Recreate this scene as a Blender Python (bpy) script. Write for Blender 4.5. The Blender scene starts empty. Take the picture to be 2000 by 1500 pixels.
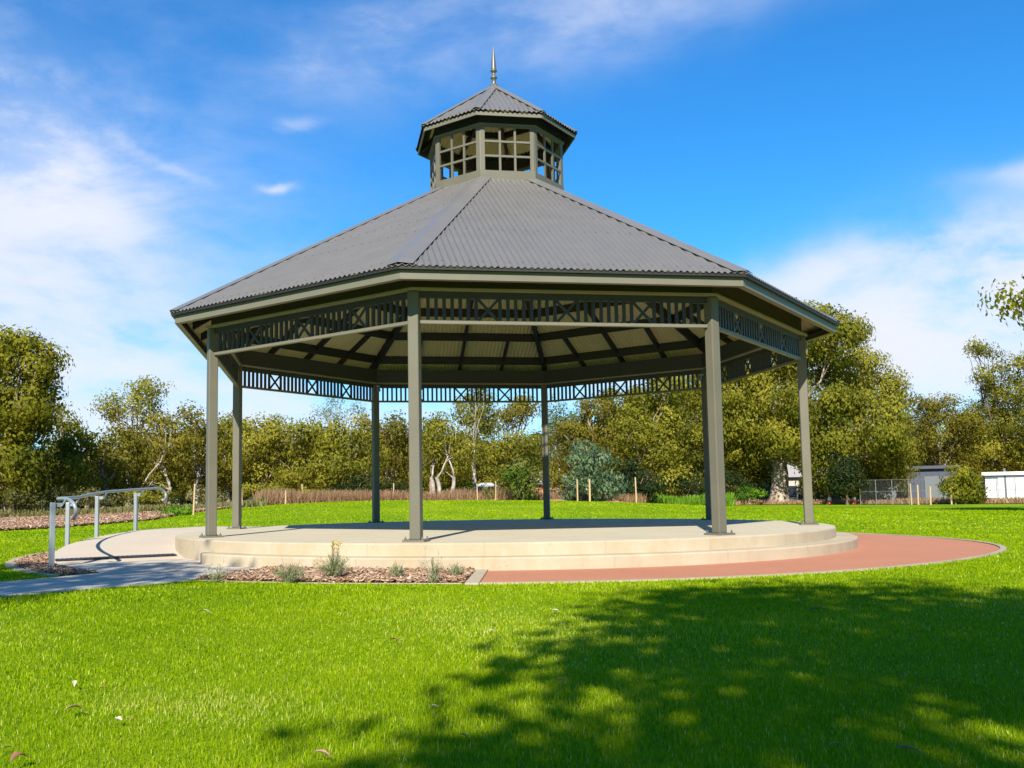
import bpy, math, random
import numpy as np
from mathutils import Vector, Matrix

random.seed(7)
rng = np.random.default_rng(11)
PI = math.pi
scene = bpy.context.scene
COL = scene.collection
R_ = math.radians

# ------------------------------------------------------------------ camera
F_PX, PITCH, ROLL, YAW = 1797.3, 0.0845, -0.015, 0.3309
CAM = np.array([4.4146, -14.3232, 0.4874])
PPX, PPY = -81.0, 69.07
G = -0.28                       # level of the lawn; the gazebo floor is z = 0


def ray(x, y):
    u = x - 1000 - PPX
    v = y - 750 - PPY
    c, s = math.cos(-ROLL), math.sin(-ROLL)
    u, v = c * u - s * v, s * u + c * v
    d = (u, F_PX, -v)
    c, s = math.cos(PITCH), math.sin(PITCH)
    d = (d[0], c * d[1] - s * d[2], s * d[1] + c * d[2])
    c, s = math.cos(YAW), math.sin(YAW)
    return np.array([c * d[0] - s * d[1], s * d[0] + c * d[1], d[2]])


def at(x, y, dist):
    """point seen at photo pixel x, y at a horizontal distance in metres"""
    r = ray(x, y)
    return CAM + r * dist / math.hypot(r[0], r[1])


def onz(x, y, z):
    r = ray(x, y)
    return CAM + r * (z - CAM[2]) / r[2]


# ------------------------------------------------------------------ terrain
_mc = at(900, 970, 38)
_lb = at(150, 970, 46)


def terrain(x, y):
    x = np.asarray(x, float)
    y = np.asarray(y, float)
    dx = x - _mc[0]
    dy = y - _mc[1]
    a = math.radians(-19)
    u = dx * math.cos(a) - dy * math.sin(a)
    u = dx * 0.93 + dy * 0.36
    v = -dx * 0.36 + dy * 0.93
    h = 0.56 * np.exp(-(np.abs(u) / 10.5) ** 2.6 - (v / 9.0) ** 2)
    ex = (x - _lb[0]) / 17.0
    ey = (y - _lb[1]) / 9.0
    h = h + 0.30 * np.exp(-ex ** 2 - ey ** 2)
    r = np.hypot(x, y)
    und = 0.02 * np.sin(x * 0.35 + 1.0) * np.cos(y * 0.28) * np.clip((r - 8) / 10, 0, 1)
    return G + h + und


# ------------------------------------------------------------------ tagging
def tag(o, label=None, cat=None, group=None, kind=None):
    if label: o['label'] = label
    if cat: o['category'] = cat
    if group: o['group'] = group
    if kind: o['kind'] = kind
    return o


def thing(name, label, cat, loc=(0, 0, 0), group=None):
    o = bpy.data.objects.new(name, None)
    COL.objects.link(o)
    o.location = [float(v) for v in loc]
    o.empty_display_size = 0.2
    return tag(o, label, cat, group)


class MB:
    def __init__(self, mats):
        self.v, self.f, self.m = [], [], []
        self.mats = mats if isinstance(mats, (list, tuple)) else [mats]

    def add(self, vs, fs, m=0):
        b = len(self.v)
        self.v += [tuple(p) for p in vs]
        self.f += [tuple(b + i for i in q) for q in fs]
        self.m += [m] * len(fs)

    def box(self, c, ax, ay, az, m=0):
        c, ax, ay, az = map(Vector, (c, ax, ay, az))
        vs = [c + sx * ax + sy * ay + sz * az for sz in (-1, 1) for sy in (-1, 1) for sx in (-1, 1)]
        self.add(vs, [(0, 2, 3, 1), (4, 5, 7, 6), (0, 1, 5, 4), (2, 6, 7, 3), (0, 4, 6, 2), (1, 3, 7, 5)], m)

    def bar(self, p0, p1, w, h, up=(0, 0, 1), m=0):
        p0, p1, up = Vector(p0), Vector(p1), Vector(up)
        d = (p1 - p0)
        L = d.length
        d.normalize()
        s = d.cross(up).normalized()
        u = s.cross(d).normalized()
        self.box((p0 + p1) / 2, d * L / 2, s * w / 2, u * h / 2, m)

    def tube(self, pts, rad, n=8, caps=True, m=0):
        pts = [Vector([float(a) for a in p]) for p in pts]
        if not hasattr(rad, '__len__'): rad = [rad] * len(pts)
        rings = []
        prev = None
        for i, p in enumerate(pts):
            if i == 0: d = pts[1] - p
            elif i == len(pts) - 1: d = p - pts[-2]
            else: d = pts[i + 1] - pts[i - 1]
            d.normalize()
            if prev is None:
                a = Vector((1, 0, 0)) if abs(d.x) < .9 else Vector((0, 1, 0))
                s = d.cross(a).normalized()
            else:
                s = (prev - d * prev.dot(d)).normalized()
            prev = s
            t = d.cross(s)
            rings.append([p + rad[i] * (math.cos(2 * PI * k / n) * s + math.sin(2 * PI * k / n) * t) for k in range(n)])
        vs = [q for r in rings for q in r]
        fs = []
        for i in range(len(pts) - 1):
            for k in range(n):
                a = i * n + k
                b = i * n + (k + 1) % n
                fs.append((a, b, b + n, a + n))
        if caps:
            fs.append(tuple(range(n - 1, -1, -1)))
            fs.append(tuple((len(pts) - 1) * n + k for k in range(n)))
        self.add(vs, fs, m)

    def lathe(self, prof, c=(0, 0), n=20, m=0):
        vs = [(c[0] + r * math.cos(2 * PI * k / n), c[1] + r * math.sin(2 * PI * k / n), z) for r, z in prof for k in range(n)]
        fs = []
        for i in range(len(prof) - 1):
            for k in range(n):
                a = i * n + k
                b = i * n + (k + 1) % n
                fs.append((a, b, b + n, a + n))
        self.add(vs, fs, m)

    def build(self, name, parent=None, smooth=False, bevel=0, origin=None):
        me = bpy.data.meshes.new(name)
        vs = self.v
        if origin is not None:
            ox, oy, oz = [float(a) for a in origin]
            vs = [(a - ox, b - oy, c - oz) for a, b, c in vs]
        me.from_pydata(vs, [], self.f)
        for m in self.mats: me.materials.append(m)
        me.polygons.foreach_set('material_index', self.m)
        if smooth: me.polygons.foreach_set('use_smooth', [True] * len(me.polygons))
        me.update()
        o = bpy.data.objects.new(name, me)
        COL.objects.link(o)
        if parent is not None:
            o.parent = parent
        elif origin is not None:
            o.location = [float(a) for a in origin]
        if bevel:
            b = o.modifiers.new('bevel', 'BEVEL')
            b.width = bevel
            b.segments = 2
            b.limit_method = 'ANGLE'
        return o


def np_mesh(name, verts, quads, mat, parent=None, tint=None, smooth=False, tris=None):
    me = bpy.data.meshes.new(name)
    nv = len(verts)
    me.vertices.add(nv)
    me.vertices.foreach_set('co', np.ascontiguousarray(verts, dtype=np.float32).ravel())
    nq = len(quads) if quads is not None else 0
    nt = len(tris) if tris is not None else 0
    idx = []
    if nq: idx.append(np.asarray(quads, np.int32).ravel())
    if nt: idx.append(np.asarray(tris, np.int32).ravel())
    idx = np.concatenate(idx)
    me.loops.add(len(idx))
    me.loops.foreach_set('vertex_index', idx)
    me.polygons.add(nq + nt)
    st = np.concatenate([np.arange(nq) * 4, nq * 4 + np.arange(nt) * 3]).astype(np.int32)
    me.polygons.foreach_set('loop_start', st)
    if smooth: me.polygons.foreach_set('use_smooth', np.ones(nq + nt, bool))
    me.materials.append(mat)
    me.update(calc_edges=True)
    if tint is not None:
        at_ = me.attributes.new('tint', 'FLOAT', 'FACE')
        at_.data.foreach_set('value', np.asarray(tint, np.float32))
    o = bpy.data.objects.new(name, me)
    COL.objects.link(o)
    if parent is not None: o.parent = parent
    return o


# ------------------------------------------------------------------ materials
def newmat(name):
    m = bpy.data.materials.new(name)
    m.use_nodes = True
    nt = m.node_tree
    return m, nt, nt.nodes['Principled BSDF']


def nd(nt, typ, **kw):
    n = nt.nodes.new(typ)
    for k, v in kw.items():
        if k.startswith('i_'):
            n.inputs[k[2:].replace('_', ' ')].default_value = v
        else:
            setattr(n, k, v)
    return n


def noise(nt, vec, scale, detail=4, rough=0.55, dist=0.0):
    n = nt.nodes.new('ShaderNodeTexNoise')
    n.inputs['Scale'].default_value = scale
    n.inputs['Detail'].default_value = detail
    n.inputs['Roughness'].default_value = rough
    n.inputs['Distortion'].default_value = dist
    if vec is not None: nt.links.new(vec, n.inputs['Vector'])
    return n.outputs['Fac']


def ramp(nt, fac, stops):
    n = nt.nodes.new('ShaderNodeValToRGB')
    e = n.color_ramp.elements
    while len(e) < len(stops): e.new(0.5)
    for k, (p, c) in enumerate(stops):
        e[k].position = p
        e[k].color = (c[0], c[1], c[2], 1)
    nt.links.new(fac, n.inputs['Fac'])
    return n.outputs['Color']


def mixc(nt, fac, a, b, mode='MIX'):
    n = nt.nodes.new('ShaderNodeMix')
    n.data_type = 'RGBA'
    n.blend_type = mode
    for s, v in ((n.inputs[0], fac), (n.inputs[6], a), (n.inputs[7], b)):
        if isinstance(v, (int, float)): s.default_value = v
        elif isinstance(v, tuple): s.default_value = (v[0], v[1], v[2], 1)
        else: nt.links.new(v, s)
    return n.outputs[2]


def mth(nt, op, a, b=None, c=None, clamp=False):
    n = nt.nodes.new('ShaderNodeMath')
    n.operation = op
    n.use_clamp = clamp
    for i, v in enumerate((a, b, c)):
        if v is None: continue
        if isinstance(v, (int, float)): n.inputs[i].default_value = v
        else: nt.links.new(v, n.inputs[i])
    return n.outputs[0]


def bump(nt, h, strength, dist, bs):
    n = nt.nodes.new('ShaderNodeBump')
    n.inputs['Strength'].default_value = strength
    n.inputs['Distance'].default_value = dist
    nt.links.new(h, n.inputs['Height'])
    nt.links.new(n.outputs['Normal'], bs.inputs['Normal'])


def objco(nt):
    return nt.nodes.new('ShaderNodeTexCoord').outputs['Object']


def geo_pos(nt):
    return nt.nodes.new('ShaderNodeNewGeometry').outputs['Position']


def paint(name, col, rough=0.45, var=0.12, metallic=0.0, spec=0.5):
    m, nt, bs = newmat(name)
    p = geo_pos(nt)
    f = noise(nt, p, 3.0, 6)
    f2 = noise(nt, p, 40.0, 3)
    a = tuple(c * (1 - var) for c in col)
    b = tuple(c * (1 + var) for c in col)
    c = ramp(nt, f, [(0.3, a), (0.7, b)])
    dust = mixc(nt, mth(nt, 'MULTIPLY', f2, 0.25), c, tuple(min(1, x * 1.25 + .01) for x in col))
    nt.links.new(dust, bs.inputs['Base Color'])
    nt.links.new(mth(nt, 'MULTIPLY_ADD', f, 0.25, rough - 0.1), bs.inputs['Roughness'])
    bs.inputs['Metallic'].default_value = metallic
    bs.inputs['Specular IOR Level'].default_value = spec
    bump(nt, f2, 0.05, 0.002, bs)
    return m


M = {}
M['post'] = paint('post_paint', (0.150, 0.138, 0.098), 0.5, 0.06)
M['trim'] = paint('trim_paint', (0.175, 0.163, 0.118), 0.5, 0.05)
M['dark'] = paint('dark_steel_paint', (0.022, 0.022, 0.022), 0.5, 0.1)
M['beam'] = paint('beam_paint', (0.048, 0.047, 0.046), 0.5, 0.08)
M['roof'] = paint('roof_steel', (0.165, 0.157, 0.148), 0.36, 0.05)
M['ledge'] = paint('ledge_paint', (0.34, 0.32, 0.24), 0.5, 0.05)
M['eave_shade'] = paint('eave_shade_paint', (0.03, 0.03, 0.028), 0.6, 0.1)  # near-black colour standing in for the shade under the cupola eaves
M['cap'] = paint('hip_cap_steel', (0.175, 0.168, 0.16), 0.36, 0.04)
M['roof_under'] = paint('roof_underside', (0.54, 0.47, 0.24), 0.55, 0.06)
M['galv'] = paint('galvanised_steel', (0.34, 0.37, 0.39), 0.42, 0.08, metallic=0.35)
M['finial'] = paint('finial_metal', (0.17, 0.16, 0.14), 0.4, 0.05, metallic=0.4)
M['bolt'] = paint('bolt_metal', (0.20, 0.19, 0.16), 0.5, 0.1, metallic=0.5)
M['white'] = paint('white_paint', (0.72, 0.73, 0.72), 0.5, 0.04)
M['bluegrey'] = paint('blue_grey_cladding', (0.075, 0.085, 0.12), 0.6, 0.08)
M['fencegrey'] = paint('grey_fence_paint', (0.16, 0.18, 0.19), 0.6, 0.08)
M['cream'] = paint('cream_render', (0.55, 0.50, 0.42), 0.8, 0.06)
M['tile'] = paint('roof_tile', (0.42, 0.38, 0.35), 0.8, 0.08)
M['brick'] = paint('orange_brick', (0.45, 0.20, 0.12), 0.85, 0.12)
M['window'] = paint('window_glass', (0.04, 0.05, 0.06), 0.15, 0.1)
M['teal'] = paint('teal_cladding', (0.03, 0.14, 0.15), 0.6, 0.08)
M['cone'] = paint('orange_plastic', (0.75, 0.12, 0.05), 0.5, 0.05)
M['tactile'] = paint('tactile_strip', (0.03, 0.03, 0.045), 0.6, 0.1)


def mat_concrete(name, base, stain, joints=False, bscale=1.0, pink=0.0):
    m, nt, bs = newmat(name)
    p = geo_pos(nt)
    big = noise(nt, p, 1.3, 6, 0.6, 0.4)
    mid = noise(nt, p, 9.0, 5, 0.6)
    fine = noise(nt, p, 160.0, 3, 0.6)
    c = ramp(nt, big, [(0.3, stain), (0.62, base)])
    c = mixc(nt, mth(nt, 'MULTIPLY', mid, 0.4), c, tuple(min(1, b * 1.12) for b in base))
    sp = ramp(nt, noise(nt, p, 55.0, 2, 0.5), [(0.27, (0.45, 0.42, 0.38)), (0.34, (1, 1, 1))])
    c = mixc(nt, 0.55, c, sp, 'MULTIPLY')
    c = mixc(nt, mth(nt, 'MULTIPLY', fine, 0.25), c, tuple(b * 0.75 for b in base))
    if joints:
        sep = nt.nodes.new('ShaderNodeSeparateXYZ')
        nt.links.new(p, sep.inputs[0])
        an = mth(nt, 'ARCTAN2', sep.outputs['Y'], sep.outputs['X'])
        fr = mth(nt, 'FRACT', mth(nt, 'MULTIPLY', an, 1 / 0.262))
        d = mth(nt, 'ABSOLUTE', mth(nt, 'SUBTRACT', fr, 0.5))
        line = mth(nt, 'GREATER_THAN', d, 0.4935)
        c = mixc(nt, mth(nt, 'MULTIPLY', line, 0.18), c, (0.16, 0.14, 0.11))
        # rust coloured vertical weather streaks
        cmb = nt.nodes.new('ShaderNodeCombineXYZ')
        nt.links.new(mth(nt, 'MULTIPLY', an, 14.0), cmb.inputs[0])
        nt.links.new(mth(nt, 'MULTIPLY', sep.outputs['Z'], 1.5), cmb.inputs[2])
        st = noise(nt, cmb.outputs[0], 1.6, 5, 0.65)
        stf = ramp(nt, st, [(0.46, (0, 0, 0)), (0.72, (1, 1, 1))])
        c = mixc(nt, mth(nt, 'MULTIPLY', stf, 0.55), c, (base[0] * 0.86, base[1] * 0.72, base[2] * 0.52))
    nt.links.new(c, bs.inputs['Base Color'])
    bs.inputs['Roughness'].default_value = 0.85
    bs.inputs['Specular IOR Level'].default_value = 0.25
    bump(nt, mth(nt, 'ADD', fine, mid), 0.25, 0.003 * bscale, bs)
    return m


M['floor'] = mat_concrete('floor_concrete', (0.60, 0.53, 0.385), (0.53, 0.465, 0.335))
M['riser'] = mat_concrete('step_concrete', (0.55, 0.46, 0.33), (0.42, 0.345, 0.235), joints=True)
M['ramp'] = mat_concrete('ramp_concrete', (0.63, 0.53, 0.41), (0.57, 0.48, 0.37))
M['path'] = mat_concrete('path_concrete', (0.60, 0.54, 0.46), (0.54, 0.485, 0.41))
M['kerb'] = mat_concrete('kerb_concrete', (0.50, 0.42, 0.29), (0.36, 0.30, 0.20))


def mat_red():
    m, nt, bs = newmat('red_gravel_paving')
    p = geo_pos(nt)
    big = noise(nt, p, 1.1, 5, 0.6)
    fine = noise(nt, p, 260.0, 3, 0.7)
    mid = noise(nt, p, 22.0, 5, 0.6)
    c = ramp(nt, big, [(0.3, (0.50, 0.195, 0.11)), (0.7, (0.60, 0.25, 0.145))])
    c = mixc(nt, ramp(nt, fine, [(0.35, (0, 0, 0)), (0.7, (1, 1, 1))]), c, (0.58, 0.29, 0.18))
    c = mixc(nt, mth(nt, 'MULTIPLY', mid, 0.35), c, (0.30, 0.11, 0.07))
    nt.links.new(c, bs.inputs['Base Color'])
    bs.inputs['Roughness'].default_value = 0.95
    bs.inputs['Specular IOR Level'].default_value = 0.15
    bump(nt, mth(nt, 'ADD', fine, mid), 0.4, 0.004, bs)
    return m


M['red'] = mat_red()


def mat_lawn():
    m, nt, bs = newmat('lawn_turf')
    p = geo_pos(nt)
    big = noise(nt, p, 0.22, 5, 0.62, 0.6)
    mid = noise(nt, p, 1.6, 5, 0.6)
    fine = noise(nt, p, 30.0, 6, 0.75)
    vf = noise(nt, p, 190.0, 3, 0.7)
    c = ramp(nt, big, [(0.36, (0.15, 0.27, 0.001)), (0.5, (0.24, 0.37, 0.001)), (0.62, (0.36, 0.46, 0.008))])
    c = mixc(nt, mth(nt, 'MULTIPLY', mid, 0.5), c, (0.21, 0.34, 0.005))
    c = mixc(nt, ramp(nt, fine, [(0.35, (0.35, 0.35, 0.35)), (0.62, (0, 0, 0))]), c, (0.085, 0.20, 0.002))
    patch = ramp(nt, noise(nt, p, 0.55, 4, 0.7, 1.0), [(0.66, (0, 0, 0)), (0.80, (1, 1, 1))])
    c = mixc(nt, mth(nt, 'MULTIPLY', patch, 0.55), c, (0.33, 0.33, 0.12))
    nt.links.new(c, bs.inputs['Base Color'])
    bs.inputs['Roughness'].default_value = 0.9
    bs.inputs['Specular IOR Level'].default_value = 0.1
    bump(nt, mth(nt, 'ADD', fine, vf), 0.6, 0.03, bs)
    return m


M['lawn'] = mat_lawn()


def mat_ground(name, a, b, c_, scale=3.0, h=0.04):
    m, nt, bs = newmat(name)
    p = geo_pos(nt)
    n1 = noise(nt, p, scale, 6, 0.65)
    n2 = noise(nt, p, scale * 9, 5, 0.7)
    c = ramp(nt, n1, [(0.3, a), (0.7, b)])
    c = mixc(nt, ramp(nt, n2, [(0.45, (0, 0, 0)), (0.68, (1, 1, 1))]), c, c_)
    nt.links.new(c, bs.inputs['Base Color'])
    bs.inputs['Roughness'].default_value = 0.95
    bs.inputs['Specular IOR Level'].default_value = 0.1
    bump(nt, mth(nt, 'ADD', n1, n2), 0.8, h, bs)
    return m


M['ground'] = mat_ground('scrub_ground', (0.06, 0.045, 0.02), (0.13, 0.085, 0.045), (0.20, 0.13, 0.07))
M['mulch'] = mat_ground('bark_mulch', (0.13, 0.055, 0.03), (0.26, 0.12, 0.07), (0.42, 0.26, 0.18), 9.0, 0.03)
M['mulch_far'] = mat_ground('red_bark_mulch', (0.26, 0.12, 0.075), (0.42, 0.21, 0.135), (0.60, 0.40, 0.30), 2.2, 0.05)
M['dirt'] = mat_ground('bare_dirt', (0.16, 0.10, 0.05), (0.28, 0.18, 0.09), (0.34, 0.24, 0.13), 1.0, 0.03)


def mat_leaf(name, cols, trans=0.33, rough=0.6, var_scale=0.0):
    """cols: colour stops along the per-leaf tint attribute"""
    m, nt, bs = newmat(name)
    a = nt.nodes.new('ShaderNodeAttribute')
    a.attribute_name = 'tint'
    k = len(cols)
    c = ramp(nt, a.outputs['Fac'], [(i / (k - 1), cols[i]) for i in range(k)])
    nt.links.new(c, bs.inputs['Base Color'])
    bs.inputs['Roughness'].default_value = rough
    bs.inputs['Specular IOR Level'].default_value = 0.1
    tr = nt.nodes.new('ShaderNodeBsdfTranslucent')
    hs = nt.nodes.new('ShaderNodeHueSaturation')
    hs.inputs['Value'].default_value = 1.3
    nt.links.new(c, hs.inputs['Color'])
    nt.links.new(hs.outputs[0], tr.inputs['Color'])
    mx = nt.nodes.new('ShaderNodeMixShader')
    mx.inputs[0].default_value = trans
    nt.links.new(bs.outputs[0], mx.inputs[1])
    nt.links.new(tr.outputs[0], mx.inputs[2])
    nt.links.new(mx.outputs[0], nt.nodes['Material Output'].inputs['Surface'])
    return m


M['leaf_olive'] = mat_leaf('olive_foliage', [(0.097, 0.111, 0.011), (0.218, 0.210, 0.020), (0.353, 0.321, 0.038), (0.512, 0.454, 0.084)])
M['leaf_green'] = mat_leaf('green_foliage', [(0.070, 0.085, 0.007), (0.166, 0.172, 0.012), (0.288, 0.266, 0.020), (0.448, 0.384, 0.047)])
M['leaf_brown'] = mat_leaf('brown_foliage', [(0.094, 0.084, 0.011), (0.198, 0.175, 0.017), (0.307, 0.261, 0.037), (0.428, 0.379, 0.068)])
M['leaf_blue'] = mat_leaf('blue_green_foliage', [(0.048, 0.097, 0.048), (0.124, 0.193, 0.097), (0.235, 0.304, 0.166), (0.386, 0.455, 0.276)])
M['leaf_fresh'] = mat_leaf('fresh_foliage', [(0.050, 0.138, 0.006), (0.112, 0.237, 0.013), (0.200, 0.338, 0.025), (0.275, 0.413, 0.037)])
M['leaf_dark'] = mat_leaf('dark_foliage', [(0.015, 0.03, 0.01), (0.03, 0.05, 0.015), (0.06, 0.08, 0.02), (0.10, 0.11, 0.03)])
M['leaf_redtip'] = mat_leaf('young_foliage', [(0.05, 0.10, 0.01), (0.11, 0.17, 0.02), (0.20, 0.20, 0.04), (0.32, 0.14, 0.05)])
M['leaf_silver'] = mat_leaf('silver_foliage', [(0.13, 0.15, 0.05), (0.28, 0.31, 0.14), (0.42, 0.43, 0.24), (0.56, 0.53, 0.34)])
M['scrub'] = mat_leaf('scrub_foliage', [(0.08, 0.085, 0.02), (0.15, 0.15, 0.04), (0.24, 0.22, 0.08), (0.34, 0.30, 0.14)])
M['dry'] = mat_leaf('dry_grass', [(0.16, 0.085, 0.04), (0.28, 0.16, 0.085), (0.38, 0.24, 0.13), (0.48, 0.34, 0.20)], 0.2)
M['blade'] = mat_leaf('grass_blades', [(0.11, 0.22, 0.001), (0.25, 0.38, 0.001), (0.40, 0.50, 0.004), (0.72, 0.68, 0.20)], 0.35, 0.85)
M['chips'] = mat_leaf('bark_chips', [(0.14, 0.07, 0.04), (0.31, 0.17, 0.10), (0.48, 0.31, 0.20), (0.74, 0.58, 0.42)], 0.0, 0.9)


def mat_bark(name, a, b, c_):
    m, nt, bs = newmat(name)
    p = objco(nt)
    mp = nt.nodes.new('ShaderNodeMapping')
    mp.inputs['Scale'].default_value = (1, 1, 0.25)
    nt.links.new(p, mp.inputs[0])
    n1 = noise(nt, mp.outputs[0], 4.0, 6, 0.65)
    n2 = noise(nt, mp.outputs[0], 14.0, 4, 0.6)
    c = ramp(nt, n1, [(0.35, a), (0.5, b), (0.65, c_)])
    nt.links.new(c, bs.inputs['Base Color'])
    bs.inputs['Roughness'].default_value = 0.85
    bump(nt, mth(nt, 'ADD', n1, n2), 0.5, 0.05, bs)
    return m


M['bark'] = mat_bark('gum_bark', (0.16, 0.11, 0.075), (0.34, 0.25, 0.18), (0.55, 0.46, 0.36))
M['bark_white'] = mat_bark('white_gum_bark', (0.20, 0.16, 0.12), (0.40, 0.34, 0.28), (0.56, 0.50, 0.43))
M['bark_dark'] = mat_bark('dark_bark', (0.07, 0.05, 0.035), (0.13, 0.09, 0.06), (0.2, 0.15, 0.11))
M['stake'] = mat_bark('pine_stake', (0.50, 0.33, 0.17), (0.60, 0.42, 0.24), (0.70, 0.52, 0.33))


def mat_dryleaf(name, a, b):
    m, nt, bs = newmat(name)
    p = objco(nt)
    n1 = noise(nt, p, 40.0, 5, 0.6)
    nt.links.new(ramp(nt, n1, [(0.35, a), (0.65, b)]), bs.inputs['Base Color'])
    bs.inputs['Roughness'].default_value = 0.7
    bump(nt, n1, 0.3, 0.003, bs)
    return m


M['dl_tan'] = mat_dryleaf('tan_dry_leaf', (0.42, 0.22, 0.13), (0.60, 0.38, 0.26))
M['dl_brown'] = mat_dryleaf('brown_dry_leaf', (0.20, 0.09, 0.045), (0.34, 0.17, 0.09))
M['dl_pale'] = mat_dryleaf('pale_dry_leaf', (0.62, 0.50, 0.34), (0.78, 0.68, 0.50))
M['dl_pink'] = mat_dryleaf('pink_dry_leaf', (0.50, 0.20, 0.15), (0.66, 0.34, 0.28))

# ================================================================== GAZEBO
RP = 4.7
TH = -1.4775
C8 = math.cos(PI / 8)
T8 = math.tan(PI / 8)
RAIL_Z = 2.479
FASC_B = 2.886
gaz = thing('gazebo', 'octagonal grey steel gazebo with corrugated roof, fretwork frieze and windowed cupola on top', 'gazebo')


def corner(i, r, z=0.0):
    a = TH + i * PI / 4
    return Vector((r * math.cos(a), r * math.sin(a), z))


def side_frame(i):
    a = TH + (i + .5) * PI / 4
    n = Vector((math.cos(a), math.sin(a), 0))
    t = Vector((-math.sin(a), math.cos(a), 0))
    return n, t


def ringseg(mb, i, prof, gap=0.0, m=0, caps=False):
    """prism along side i, cross-section [(apothem, z)...], mitred at the corners"""
    n, t = side_frame(i)
    k = len(prof)
    vs = []
    for s in (-1, 1):
        for a, z in prof:
            vs.append(n * a + t * s * (a * T8 - gap) + Vector((0, 0, z)))
    fs = [(j, (j + 1) % k, k + (j + 1) % k, k + j) for j in range(k)]
    if caps:
        fs += [tuple(range(k - 1, -1, -1)), tuple(range(k, 2 * k))]
    mb.add(vs, fs, m)


def rect(a0, a1, z0, z1):
    return [(a0, z0), (a1, z0), (a1, z1), (a0, z1)]


# main roof surface: corner radius / height line
RE, ZE = 5.278, 3.030
RC, ZC = 1.15, 5.40
AE, AC = RE * C8, RC * C8
SL = (ZC - ZE) / (AE - AC)


def zroof(a):
    return ZE + (AE - a) * SL


def corrugated(i, a_e, a_c, zfun, pitch=0.076, amp=0.012, name='roof_panel', screws=(), a_wall=None):
    n, t = side_frame(i)
    half = a_e * T8
    N = int(round(2 * half / pitch))
    per = 6
    us = np.linspace(-half, half, N * per + 1)
    mb = MB([M['roof'], M['roof_under'], M['eave_shade']])
    vs, fs = [], []
    for u in us:
        w = amp * math.cos(2 * PI * (u / pitch))
        a1 = max(a_c, abs(u) / T8)
        for a in (a_e, a1):
            p = n * a + t * float(u)
            vs.append(p + Vector((0, 0, zfun(a) + w)))
    for k in range(len(us) - 1):
        fs.append((2 * k, 2 * k + 2, 2 * k + 3, 2 * k + 1))
    mb.add(vs, fs, 0)
    uv, uf = [], []
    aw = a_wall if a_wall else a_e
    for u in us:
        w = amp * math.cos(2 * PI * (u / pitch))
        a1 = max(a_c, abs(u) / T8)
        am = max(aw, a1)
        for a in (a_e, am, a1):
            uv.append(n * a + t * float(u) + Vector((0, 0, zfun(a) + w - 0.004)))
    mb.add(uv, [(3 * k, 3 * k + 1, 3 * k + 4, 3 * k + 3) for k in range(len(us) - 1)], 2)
    mb.add(uv, [(3 * k + 1, 3 * k + 2, 3 * k + 5, 3 * k + 4) for k in range(len(us) - 1)], 1)
    # front lip closing the sheet thickness
    nv = len(vs)
    lv, lf = [], []
    for k in range(len(us)):
        lv += [vs[2 * k], vs[2 * k] - Vector((0, 0, 0.004))]
    for k in range(len(us) - 1):
        lf.append((2 * k, 2 * k + 1, 2 * k + 3, 2 * k + 2))
    mb.add(lv, lf, 0)
    for a in screws:
        K = int((a * T8 - 0.1) / (pitch * 2))
        for q in range(-K, K + 1):
            u = q * pitch * 2
            c = n * a + t * u + Vector((0, 0, zfun(a) + amp))
            r = 0.011
            mb.add([c + n * r, c + t * r, c - n * r, c - t * r, c + Vector((0, 0, 0.012))],
                   [(0, 1, 4), (1, 2, 4), (2, 3, 4), (3, 0, 4)], 0)
    o = mb.build(name, gaz, smooth=True)
    return o


ring_r = [4.58, 3.9, 3.25, 2.6, 1.95, 1.35]
for i in range(8):
    corrugated(i, AE, AC, zroof, screws=[AE - 0.12] + [r * C8 for r in ring_r[1:]])


def hipcap(i, r0, z0, r1, z1, w, name='hip_cap', lift=0.016):
    mb = MB(M['cap'])
    p0, p1 = corner(i, r0, z0), corner(i, r1, z1)
    vs = []
    for p, rr in ((p0, r0), (p1, r1)):
        for s in (-1, 0, 1):
            a = TH + i * PI / 4
            tang = Vector((-math.sin(a), math.cos(a), 0)) * s * w
            # move sideways while following the roof planes: drop by slope of the neighbouring face
            nrm = Vector((math.cos(a), math.sin(a), 0))
            vs.append(p + tang - nrm * (w * abs(s) * T8) + Vector((0, 0, lift + (0.012 if s == 0 else 0))))
    th = 0.006
    top = vs
    bot = [v - Vector((0, 0, th)) for v in vs]
    mb.add(top + bot, [(0, 1, 4, 3), (1, 2, 5, 4), (9, 10, 7, 6), (10, 11, 8, 7), (0, 3, 9, 6), (2, 8, 11, 5),
                       (0, 6, 7, 1), (1, 7, 8, 2), (3, 4, 10, 9), (4, 5, 11, 10)])
    mb.build(name, gaz)


for i in range(8):
    SLN = SL
    hipcap(i, RE + 0.01, ZE + 0.004, RC + 0.01, ZC, 0.155)

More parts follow.
